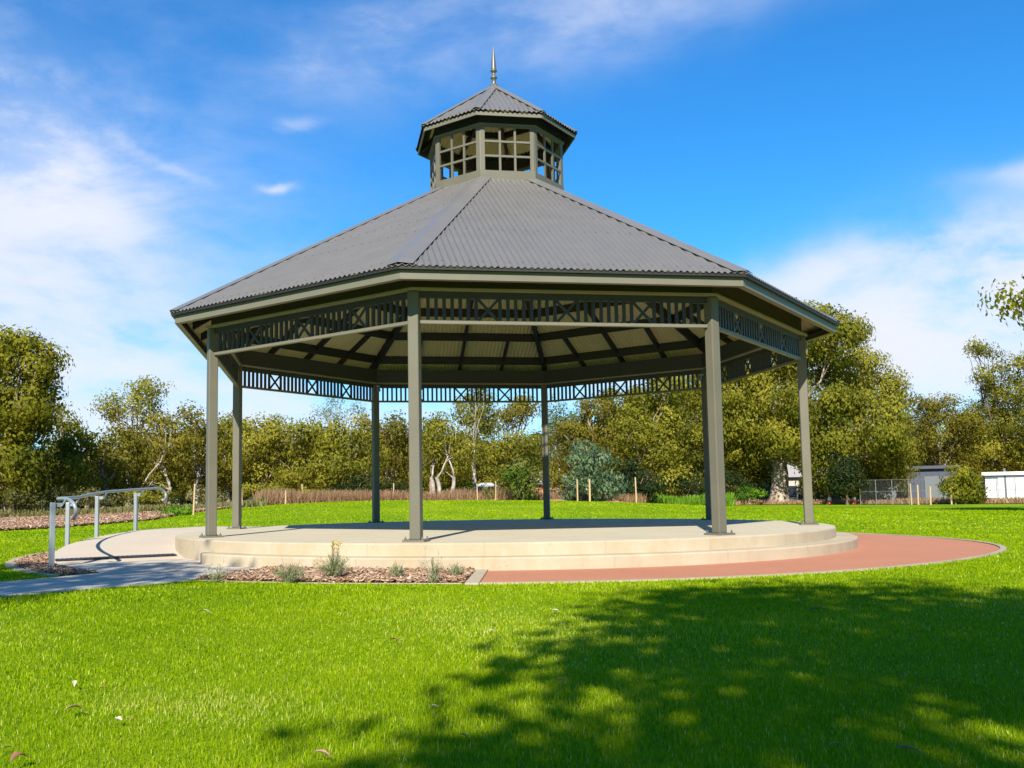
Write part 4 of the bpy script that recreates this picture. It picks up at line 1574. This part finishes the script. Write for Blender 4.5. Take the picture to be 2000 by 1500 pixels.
house('house', 'brick house with a pale roof beside the slim back post', 985, 1095, 946, 0, 76, 8, 'brick', 'tile', 'house', False, 1.1, details=[('window', 0.4, 0.5, 1.2, 0.9, 'window'), ('window', 0.85, 0.5, 1.2, 0.9, 'window')])


def panel_fence(label, px0, px1, ytop, d, mat):
    p0, p1 = at(px0, 970, d), at(px1, 970, d)
    u = Vector((p1[0] - p0[0], p1[1] - p0[1], 0))
    W = u.length
    u.normalize()
    v = Vector((-u.y, u.x, 0))
    o = Vector((p0[0], p0[1], float(terrain(p0[0], p0[1])) - 0.05))
    H = at((px0 + px1) / 2, ytop, d)[2] - o.z
    root = thing('panel_fence', label, 'fence', o)
    up = Vector((0, 0, 1))
    n = max(1, int(W / 2.4))
    for k in range(n):
        mb = MB(M[mat])
        a = k * W / n
        for q in range(12):
            mb.box(u * (a + (q + .5) * W / n / 12) + up * H / 2 + v * (0.012 if q % 2 else -0.012), u * (W / n / 24), v * 0.01, up * (H / 2 - .03))
        mb.box(u * (a + W / n / 2) + up * (H - .03), u * (W / n / 2 - .03), v * 0.03, up * 0.03)
        mb.build('fence_panel', root)
        mb = MB(M[mat])
        mb.box(u * a + up * H / 2, u * 0.03, v * 0.035, up * H / 2)
        mb.build('fence_post', root)


panel_fence('grey green panel fence between the trunk and the front right post', 1440, 1512, 951, 70, 'fencegrey')
panel_fence('dark grey panel fence behind the orange cones', 1560, 1640, 950, 71, 'bluegrey')
panel_fence('grey green panel fence right of the small dark tree', 1688, 1760, 949, 69, 'fencegrey')

# wire fence along the far right
p0, p1 = at(1680, 970, 59), at(2060, 970, 57.5)
M['wire'] = paint('dull_wire', (0.22, 0.23, 0.22), 0.6, 0.1)
root = thing('wire_fence', 'thin wire mesh fence running in front of the white shed', 'fence', (p0[0], p0[1], G))
for k in range(12):
    q = p0 + (p1 - p0) * k / 11
    mb = MB(M['wire'])
    z0 = float(terrain(q[0], q[1])) - G
    mb.tube([(q[0] - p0[0], q[1] - p0[1], z0 - .1), (q[0] - p0[0], q[1] - p0[1], z0 + 1.45)], 0.018, 6)
    mb.build('fence_post', root)
mb = MB(M['wire'])
dv = p1 - p0
for z in (0.08, 0.75, 1.42):
    mb.tube([(0, 0, z), (dv[0], dv[1], z)], 0.009, 4)
for k in range(150):
    t_ = k / 150
    s_ = (k + 2.0) / 150
    for a_, b_ in ((0.08, 1.42), (1.42, 0.08)):
        mb.tube([(dv[0] * t_, dv[1] * t_, a_), (dv[0] * s_, dv[1] * s_, b_)], 0.0016, 3, caps=False)
mb.build('wire_mesh', root)

# orange cones under the gum
for px, lab in ((1620, 'orange and white traffic cone left of the small dark tree'), (1668, 'orange traffic cone right of the small dark tree')):
    b = ground_at(px, 60)
    root = thing('traffic_cone', lab, 'traffic cone', (b[0], b[1], b[2] + .08), 'orange traffic cones')
    mb = MB([M['cone'], M['white']])
    mb.lathe([(0.16, 0.02), (0.12, 0.22)], n=16, m=0)
    mb.lathe([(0.12, 0.22), (0.09, 0.42)], n=16, m=1)
    mb.lathe([(0.09, 0.42), (0.03, 0.72), (0.0, 0.73)], n=16, m=0)
    mb.build('cone_body', root, smooth=True)
    mb = MB(M['cone'])
    mb.box((0, 0, 0.01), (0.21, 0, 0), (0, 0.21, 0), (0, 0, 0.02))
    mb.build('cone_base', root, bevel=0.008)

# little bare earth heaps by the mound
for px, py, d, lab in ((1087, 981, 41.2, 'small heap of orange earth at the foot of the slim back post view'), (1195, 990, 41, 'small heap of orange earth right of the blue green tree')):
    b = ground_at(px, d)
    mb = MB(M['brick'])
    vs, fs = [], []
    n = 20
    for j in range(5):
        r = 0.75 * (1 - j / 5) + .02
        for k in range(n):
            a = 2 * PI * k / n
            rr_ = r * (1 + .15 * math.sin(3 * a + j) + .08 * math.sin(7 * a))
            vs.append((rr_ * math.cos(a), rr_ * math.sin(a), 0.22 * (j / 5) ** .8))
    for j in range(4):
        for k in range(n):
            q = j * n + k
            w = j * n + (k + 1) % n
            fs.append((q, w, w + n, q + n))
    fs.append(tuple(4 * n + k for k in range(n)))
    mb.add(vs, fs)
    o = mb.build('earth_heap', smooth=True)
    o.location = b
    tag(o, lab, 'earth heap')


# ================================================================== FRONT BED PLANTS
def silver_plant(label, px, py, hpx, wpx, n, flowers=0, dead=0, mat='leaf_silver'):
    p = onz(px, py, G)
    dist = math.hypot(p[0] - CAM[0], p[1] - CAM[1])
    m = mpp(px, dist)
    H, Wd = hpx * m * 1.05, wpx * m / 2
    root = thing('silver_plant', label, 'plant', (p[0], p[1], G), 'silver plants in the mulch bed')
    V, Q, T = [], [], []
    k = 0
    for s in range(n):
        a = rng.uniform(0, 2 * PI)
        sp = rng.uniform(0, 1) ** .6
        h = H * rng.uniform(.45, 1.0) * (1 - .35 * sp)
        e = np.array([math.cos(a) * Wd * sp, math.sin(a) * Wd * sp, h])
        q = np.array([math.cos(a) * Wd * sp * .25, math.sin(a) * Wd * sp * .25, h * .5])
        b0 = np.array([rng.normal(0, .03), rng.normal(0, .03), 0])
        prev = b0
        sd = np.array([-math.sin(a + rng.normal(0, 1)), math.cos(a + rng.normal(0, 1)), 0]) * 0.0022
        tt_ = rng.uniform(.1, .7)
        pts = [b0, q, e]
        for j in range(2):
            V += [pts[j] - sd, pts[j] + sd, pts[j + 1] + sd * .8, pts[j + 1] - sd * .8]
            Q.append([k, k + 1, k + 2, k + 3]); T.append(tt_ * .6); k += 4
        # narrow leaves along the stem
        for j in range(9):
            t_ = rng.uniform(.12, 1)
            c = (1 - t_) ** 2 * b0 + 2 * t_ * (1 - t_) * q + t_ ** 2 * e
            dl = rng.normal(0, 1, 3)
            dl[2] = abs(dl[2]) + .6
            dl /= np.linalg.norm(dl)
            ll = rng.uniform(.018, .042)
            ss = np.cross(dl, rng.normal(0, 1, 3))
            ss = ss / (np.linalg.norm(ss) + 1e-6) * 0.0030
            V += [c, c + dl * ll * .5 + ss, c + dl * ll, c + dl * ll * .5 - ss]
            Q.append([k, k + 1, k + 2, k + 3]); T.append(min(1, max(0, rng.normal(.55, .2)))); k += 4
    np_mesh('foliage', np.array(V), np.array(Q), M[mat], parent=root, tint=np.array(T))
    if flowers:
        mb = MB([M['flower'], M['bark']])
        for s in range(flowers):
            a = rng.uniform(0, 2 * PI)
            r = Wd * rng.uniform(0, .35)
            z = H * rng.uniform(.95, 1.25)
            x, y = r * math.cos(a), r * math.sin(a)
            mb.tube([(x * .5, y * .5, H * .5), (x, y, z)], 0.0022, 4, m=1)
            mb.lathe([(0.001, z), (0.011, z + .004), (0.013, z + .012), (0.008, z + .02), (0.001, z + .023)], (x, y), 7)
        mb.build('flowers', root, smooth=True)
    if dead:
        mb = MB(M['twig'])
        for s in range(dead):
            a = rng.uniform(0, 2 * PI)
            e = np.array([math.cos(a) * Wd * rng.uniform(.5, 1.2), math.sin(a) * Wd * .8, H * rng.uniform(.5, 1.15)])
            pt = wander((0, 0, 0), e, 5, .12)
            mb.tube(pt, [.004, .0036, .003, .0025, .002, .0012], 5)
            for q in range(3):
                c = pt[rng.integers(2, 6)]
                mb.tube([c, c + np.array([rng.normal(0, .03), rng.normal(0, .03), rng.uniform(.01, .06)])], [.002, .001], 4)
        mb.build('dead_stems', root)


M['flower'] = paint('yellow_flower', (0.55, 0.42, 0.10), 0.8, 0.1)
M['twig'] = mat_bark('dry_twig', (0.22, 0.17, 0.12), (0.36, 0.29, 0.21), (0.5, 0.43, 0.33))
silver_plant('tallest silver plant with yellow flower heads, in the middle of the bed', 652, 1134, 58, 84, 190, flowers=12)
silver_plant('low silver plant with dead stalks left of the tallest one', 565, 1140, 42, 78, 120, dead=9)
silver_plant('small upright silver plant right of the tallest one', 775, 1133, 36, 40, 70, dead=2)
silver_plant('wispy sparse plant of thin dry stalks below the front post', 845, 1140, 55, 55, 30, dead=12)
silver_plant('low rounded silver plant nearest the straight concrete edging', 890, 1130, 30, 46, 70, dead=2)
silver_plant('straggly plant at the left tip of the mulch bed beside the path', 425, 1139, 34, 70, 36, dead=9)

# ================================================================== FALLEN LEAVES
def fallen(px, py, lpx, rot, mat, label, curl=0.25, wid=0.34):
    p = onz(px, py, G + 0.03)
    dist = math.hypot(p[0] - CAM[0], p[1] - CAM[1])
    Lm = lpx * mpp(px, dist)
    n = 10
    vs, fs = [], []
    for k in range(n + 1):
        t_ = k / n
        w = math.sin(PI * t_ ** .8) * wid * Lm / 2 + .0006
        x = (t_ - .5) * Lm
        zc = curl * Lm * (1 - (2 * t_ - 1) ** 2) * .5
        for s in (-1, -.5, 0, .5, 1):
            vs.append((x, s * w + .12 * Lm * math.sin(PI * t_), zc + abs(s) * w * .35))
    for k in range(n):
        for j in range(4):
            q = k * 5 + j
            fs.append((q, q + 5, q + 6, q + 1))
    top = len(vs)
    mb = MB(M[mat])
    mb.add(vs, fs)
    mb.add([(a, b_, c - .0012) for a, b_, c in vs], [tuple(reversed(f)) for f in fs])
    mb.tube([(Lm * .5, 0, 0.001), (Lm * .62, .02 * Lm, .004)], .0012, 5)
    o = mb.build('fallen_leaf', smooth=True)
    o.location = [float(p[0]), float(p[1]), G + 0.022]
    o.rotation_euler = (rng.normal(0, .15), rng.normal(0, .12), rot)
    tag(o, label, 'leaf', 'fallen leaves on the lawn')


fallen(397, 1196, 30, 0.3, 'dl_pale', 'pale curled fallen leaf on the grass below the left path', .4)
fallen(770, 1247, 20, 0.2, 'dl_pink', 'pinkish fallen leaf in the sunny middle of the lawn', .2, .5)
fallen(142, 1332, 24, -0.6, 'dl_pale', 'cream fallen leaf at the left, the palest one', .3)
fallen(200, 1340, 14, 0.1, 'dl_brown', 'tiny rust fallen leaf right of the palest one')
fallen(146, 1386, 40, 0.8, 'dl_tan', 'large tan fallen leaf standing arched in the left foreground', .5, .4)
fallen(230, 1401, 18, 0.0, 'dl_pale', 'small beige fallen leaf right of the large arched one', .2, .6)
fallen(251, 1399, 12, 0.4, 'dl_tan', 'tiny tan fallen leaf beside the small beige one')
fallen(38, 1478, 34, 1.2, 'dl_brown', 'dark brown crumpled fallen leaf in the bottom left corner', .5, .6)
fallen(15, 1455, 16, 1.0, 'dl_tan', 'small fallen leaf at the left edge above the crumpled one')
fallen(628, 1468, 38, 0.0, 'dl_tan', 'long tan fallen leaf at the bottom left of centre', .2, .25)
fallen(948, 1233, 12, 1.5, 'dl_pale', 'small pale fallen leaf near the middle at the edge of the tree shade')
fallen(960, 1229, 9, 0.5, 'dl_pale', 'tiny pale fallen leaf just right of its small pale neighbour')
fallen(847, 1375, 14, 0.1, 'dl_pale', 'tiny pale leaf where the tree shade begins')
fallen(905, 1432, 20, 0.1, 'dl_tan', 'tan fallen leaf in the dappled shade near the bottom centre')
fallen(1095, 1325, 22, 0.0, 'dl_brown', 'rust brown fallen leaf inside the tree shade', .2, .3)
fallen(1597, 1188, 36, 0.1, 'dl_brown', 'long grey brown fallen leaf in the shade below the red paving', .1, .22)
fallen(1775, 1460, 52, -0.1, 'dl_brown', 'long dark fallen leaf in the shade at the lower right', .1, .2)
fallen(1632, 1450, 24, 0.2, 'dl_tan', 'yellowish fallen leaf left of the long dark one')
fallen(1790, 1242, 14, 0.2, 'dl_brown', 'small brown fallen leaf in the shade at the right')
fallen(1085, 1191, 16, 0.1, 'dl_pale', 'pale fallen leaf in sun above the shade edge')

# ================================================================== SHADE TREES BEHIND THE CAMERA
TAN_EL = 0.745
SUN_AZ = math.radians(8.4)         # shadows run this far west of north
def crown_for(sx, sy, h):
    """where a clump must hang at height h for its shade to fall at sx, sy"""
    k = (h - G) / TAN_EL
    return (sx + math.sin(SUN_AZ) * k, sy - math.cos(SUN_AZ) * k, h)


def shade_tree(label, base, blobs, trunk_r, density):
    lobes = []
    for sx, sy, r, h in blobs:
        x, y, z = crown_for(sx, sy, h)
        lobes.append((x, y, z, r, r * 1.0, r * 0.75))
    return tree('shade_tree', label, 'tree', base, lobes, trunk_r, 'leaf_green', 'bark', leaf=0.18, density=density, clump=0.6, droop=0.4, twigs=2, limb=0.22, fine=1.0, many=0.85)


shade_tree('leafy tree that shades the right foreground lawn', (9.5, -19.5, G - 0.05),
           [(5.4, -7.6, 1.15, 8.0), (4.1, -7.1, 0.75, 8.2), (6.9, -7.7, 1.3, 7.8), (8.8, -7.9, 1.5, 7.8), (3.9, -8.4, 0.75, 7.2), (5.6, -9.0, 1.3, 7.0), (7.6, -9.4, 1.7, 7.0),
            (4.15, -9.7, 0.8, 6.2), (5.5, -10.1, 0.75, 6.0), (3.55, -8.9, 0.22, 7.0), (3.5, -10.5, 0.3, 6.0), (4.2, -10.9, 0.55, 6.0), (3.75, -11.7, 0.45, 5.6), (4.6, -11.9, 0.6, 5.6), (7.0, -10.7, 0.55, 6.0), (10.5, -9.5, 1.8, 7.0), (8.6, -11.4, 1.2, 6.5), (3.5, -7.3, 0.3, 8.0), (3.45, -9.9, .25, 6.3), (3.5, -12.0, .38, 5.5)],
           0.35, 60)
shade_tree('leafy tree that shades the left path', (-5.0, -21.0, G - 0.05),
           [(-2.1, -6.3, 0.85, 7.5), (-3.1, -5.9, 0.8, 7.4), (-4.3, -6.2, 1.0, 7.4), (-2.2, -7.6, 0.85, 7.0), (-3.6, -7.6, 1.2, 7.0), (-5.6, -7.2, 1.4, 7.5), (-2.0, -8.9, 0.7, 6.5), (-3.5, -9.6, 1.2, 6.5), (-6, -9.5, 1.7, 7.0), (-1.45, -6.5, .35, 7.5), (-2.7, -4.75, .35, 8.0), (-3.6, -5.0, .4, 8.0)],
           0.3, 36)

# ================================================================== WORLD
w = bpy.data.worlds.new('World')
scene.world = w
w.use_nodes = True
nt = w.node_tree
bg = nt.nodes['Background']
SUN_EL = math.atan(TAN_EL)
sky = nt.nodes.new('ShaderNodeTexSky')
sky.sky_type = 'NISHITA'
sky.sun_disc = False
sky.sun_elevation = SUN_EL
sky.sun_rotation = math.radians(171.6)
sky.air_density = 1.0
sky.dust_density = 0.4
sky.ozone_density = 2.5
tc = nt.nodes.new('ShaderNodeTexCoord').outputs['Generated']
sp = nt.nodes.new('ShaderNodeSeparateXYZ')
nt.links.new(tc, sp.inputs[0])
AZ = mth(nt, 'ARCTAN2', sp.outputs['X'], sp.outputs['Y'])
EL = mth(nt, 'ARCSINE', sp.outputs['Z'])


def azel(x, y):
    r = ray(x, y)
    return math.atan2(r[0], r[1]), math.atan2(r[2], math.hypot(r[0], r[1]))


n_warp = nt.nodes.new('ShaderNodeTexNoise')
n_warp.inputs['Scale'].default_value = 5.0
n_warp.inputs['Detail'].default_value = 5.0
nt.links.new(tc, n_warp.inputs['Vector'])
wsep = nt.nodes.new('ShaderNodeSeparateColor')
nt.links.new(n_warp.outputs['Color'], wsep.inputs[0])
AZw = mth(nt, 'ADD', AZ, mth(nt, 'MULTIPLY', mth(nt, 'SUBTRACT', wsep.outputs[0], .5), 0.16))
ELw = mth(nt, 'ADD', EL, mth(nt, 'MULTIPLY', mth(nt, 'SUBTRACT', wsep.outputs[1], .5), 0.10))


def puff(x, y, sx, sy, rot, amp):
    """cloud patch centred in the direction of photo point x, y; sizes in degrees"""
    a0, e0 = azel(x, y)
    da = mth(nt, 'MULTIPLY', mth(nt, 'SUBTRACT', AZw, a0), math.cos(e0))
    de = mth(nt, 'SUBTRACT', ELw, e0)
    c, s = math.cos(R_(rot)), math.sin(R_(rot))
    u = mth(nt, 'ADD', mth(nt, 'MULTIPLY', da, c / R_(sx)), mth(nt, 'MULTIPLY', de, s / R_(sx)))
    v = mth(nt, 'ADD', mth(nt, 'MULTIPLY', da, -s / R_(sy)), mth(nt, 'MULTIPLY', de, c / R_(sy)))
    q = mth(nt, 'ADD', mth(nt, 'MULTIPLY', u, u), mth(nt, 'MULTIPLY', v, v))
    g = mth(nt, 'POWER', 2.718, mth(nt, 'MULTIPLY', q, -1.0))
    return mth(nt, 'MULTIPLY', g, amp)


CLOUDS = [(40, 480, 13, 9, 0, 0.42), (400, 830, 22, 3.4, 0, 0.55), (1000, 830, 18, 3.2, 0, 0.5), (-60, 400, 8.0, 5.5, 10, 0.75), (130, 350, 3.6, 2.4, -25, 1.5), (60, 620, 9.0, 4.0, 0, 0.6), (-150, 200, 7, 5, 0, 0.4), (300, 720, 8.0, 3.0, 0, 0.5),
          (325, 320, 2.4, 0.35, -28, 0.45), (510, 352, 0.9, 0.30, 14, 0.9), (588, 231, 1.2, 0.28, 5, 0.4),
          (1910, 580, 11, 2.9, 14, 1.0), (1990, 500, 5, 2.2, 25, 0.8), (1700, 510, 7, 1.1, 12, 0.6), (2000, 335, 2.4, 0.6, 5, 0.6), (1750, 680, 11, 3.0, 0, 0.8), (1560, 560, 4, 1.2, 5, 0.45),
          (900, 50, 11, 3.0, 12, 0.34), (1300, 10, 10, 2.6, 10, 0.36), (680, 80, 3, 1.2, 25, 0.35), (900, 800, 30, 2.6, 0, 0.35), (2100, 650, 10, 5, 0, 0.8)]
Msum = None
for c_ in CLOUDS:
    g = puff(*c_)
    Msum = g if Msum is None else mth(nt, 'ADD', Msum, g)
mapn = nt.nodes.new('ShaderNodeMapping')
mapn.inputs['Scale'].default_value = (1.0, 1.0, 2.4)
mapn.inputs['Rotation'].default_value = (0, 0.25, 0)
nt.links.new(tc, mapn.inputs[0])
n1 = noise(nt, mapn.outputs[0], 3.2, 9, 0.58, 0.5)
n2 = noise(nt, mapn.outputs[0], 11.0, 6, 0.6, 0.3)
shape = mth(nt, 'ADD', mth(nt, 'MULTIPLY', n1, 0.7), mth(nt, 'MULTIPLY', n2, 0.3))
sm = nt.nodes.new('ShaderNodeMapRange')
sm.interpolation_type = 'SMOOTHSTEP'
sm.inputs['From Min'].default_value = 0.36
sm.inputs['From Max'].default_value = 0.60
sm.inputs['To Min'].default_value = 0.25
sm.inputs['To Max'].default_value = 1.3
nt.links.new(shape, sm.inputs['Value'])
dens = mth(nt, 'MULTIPLY', Msum, sm.outputs[0])
dens = mth(nt, 'SUBTRACT', 1.0, mth(nt, 'POWER', 2.718, mth(nt, 'MULTIPLY', dens, -1.5)), clamp=True)
hs = nt.nodes.new('ShaderNodeHueSaturation')
hs.inputs['Saturation'].default_value = 1.25
hs.inputs['Value'].default_value = 1.0
nt.links.new(sky.outputs[0], hs.inputs['Color'])
tinted = mixc(nt, 1.0, hs.outputs[0], (0.62, 1.58, 2.0), 'MULTIPLY')
CL = 10.0
cloudcol = mixc(nt, dens, (CL * 0.58, CL * 0.72, CL * 1.02), (CL * 0.90, CL * 0.93, CL * 1.03))
# the unseen sunward half of the sky is dimmed to weaken the fill light
side = nt.nodes.new('ShaderNodeMapRange')
side.interpolation_type = 'SMOOTHSTEP'
side.inputs['From Min'].default_value = -0.5
side.inputs['From Max'].default_value = 0.35
side.inputs['To Min'].default_value = 0.5
side.inputs['To Max'].default_value = 1.06
nt.links.new(sp.outputs['Y'], side.inputs['Value'])
vs_ = nt.nodes.new('ShaderNodeVectorMath')
vs_.operation = 'SCALE'
nt.links.new(tinted, vs_.inputs[0])
nt.links.new(side.outputs[0], vs_.inputs['Scale'])
final = mixc(nt, dens, vs_.outputs[0], cloudcol)
nt.links.new(final, bg.inputs['Color'])
bg.inputs['Strength'].default_value = 0.07

# ================================================================== SUN
sd = bpy.data.lights.new('sun', 'SUN')
sd.energy = 5.0
sd.angle = R_(0.53)
sd.color = (1.0, 0.94, 0.84)
so = bpy.data.objects.new('sun', sd)
COL.objects.link(so)
sv = Vector((math.sin(SUN_AZ) * math.cos(SUN_EL), -math.cos(SUN_AZ) * math.cos(SUN_EL), math.sin(SUN_EL)))
so.rotation_euler = sv.to_track_quat('Z', 'Y').to_euler()
so.location = (10, -30, 30)

# ================================================================== CAMERA
cd = bpy.data.cameras.new('camera')
co = bpy.data.objects.new('camera', cd)
COL.objects.link(co)
cd.sensor_fit = 'HORIZONTAL'
cd.sensor_width = 36.0
cd.lens = F_PX / 2000 * 36
cd.shift_x = -PPX / 2000
cd.shift_y = PPY / 2000
cd.clip_end = 3000
cd.clip_start = 0.05


def ray_dir(u, f, v):
    c, s = math.cos(PITCH), math.sin(PITCH)
    d = (u, c * f - s * v, s * f + c * v)
    c, s = math.cos(YAW), math.sin(YAW)
    return Vector((c * d[0] - s * d[1], s * d[0] + c * d[1], d[2]))


# camera basis with the small roll of the handheld shot
def basis(u, v):
    c, s = math.cos(-ROLL), math.sin(-ROLL)
    # photo axes: v downwards
    uu, vv = c * u - s * v, s * u + c * v
    return ray_dir(uu, 0.0, -vv)


X = basis(1, 0).normalized()
Y = (-basis(0, 1)).normalized()
Z = X.cross(Y).normalized()
co.matrix_world = Matrix(((X.x, Y.x, Z.x, CAM[0]), (X.y, Y.y, Z.y, CAM[1]), (X.z, Y.z, Z.z, CAM[2]), (0, 0, 0, 1)))
scene.camera = co

# ================================================================== RENDER SETTINGS
scene.render.engine = 'CYCLES'
scene.view_settings.view_transform = 'Standard'
scene.view_settings.look = 'None'
scene.view_settings.exposure = 0.5
scene.view_settings.gamma = 1.0
scene.cycles.max_bounces = 4
scene.cycles.diffuse_bounces = 3
scene.cycles.transmission_bounces = 2
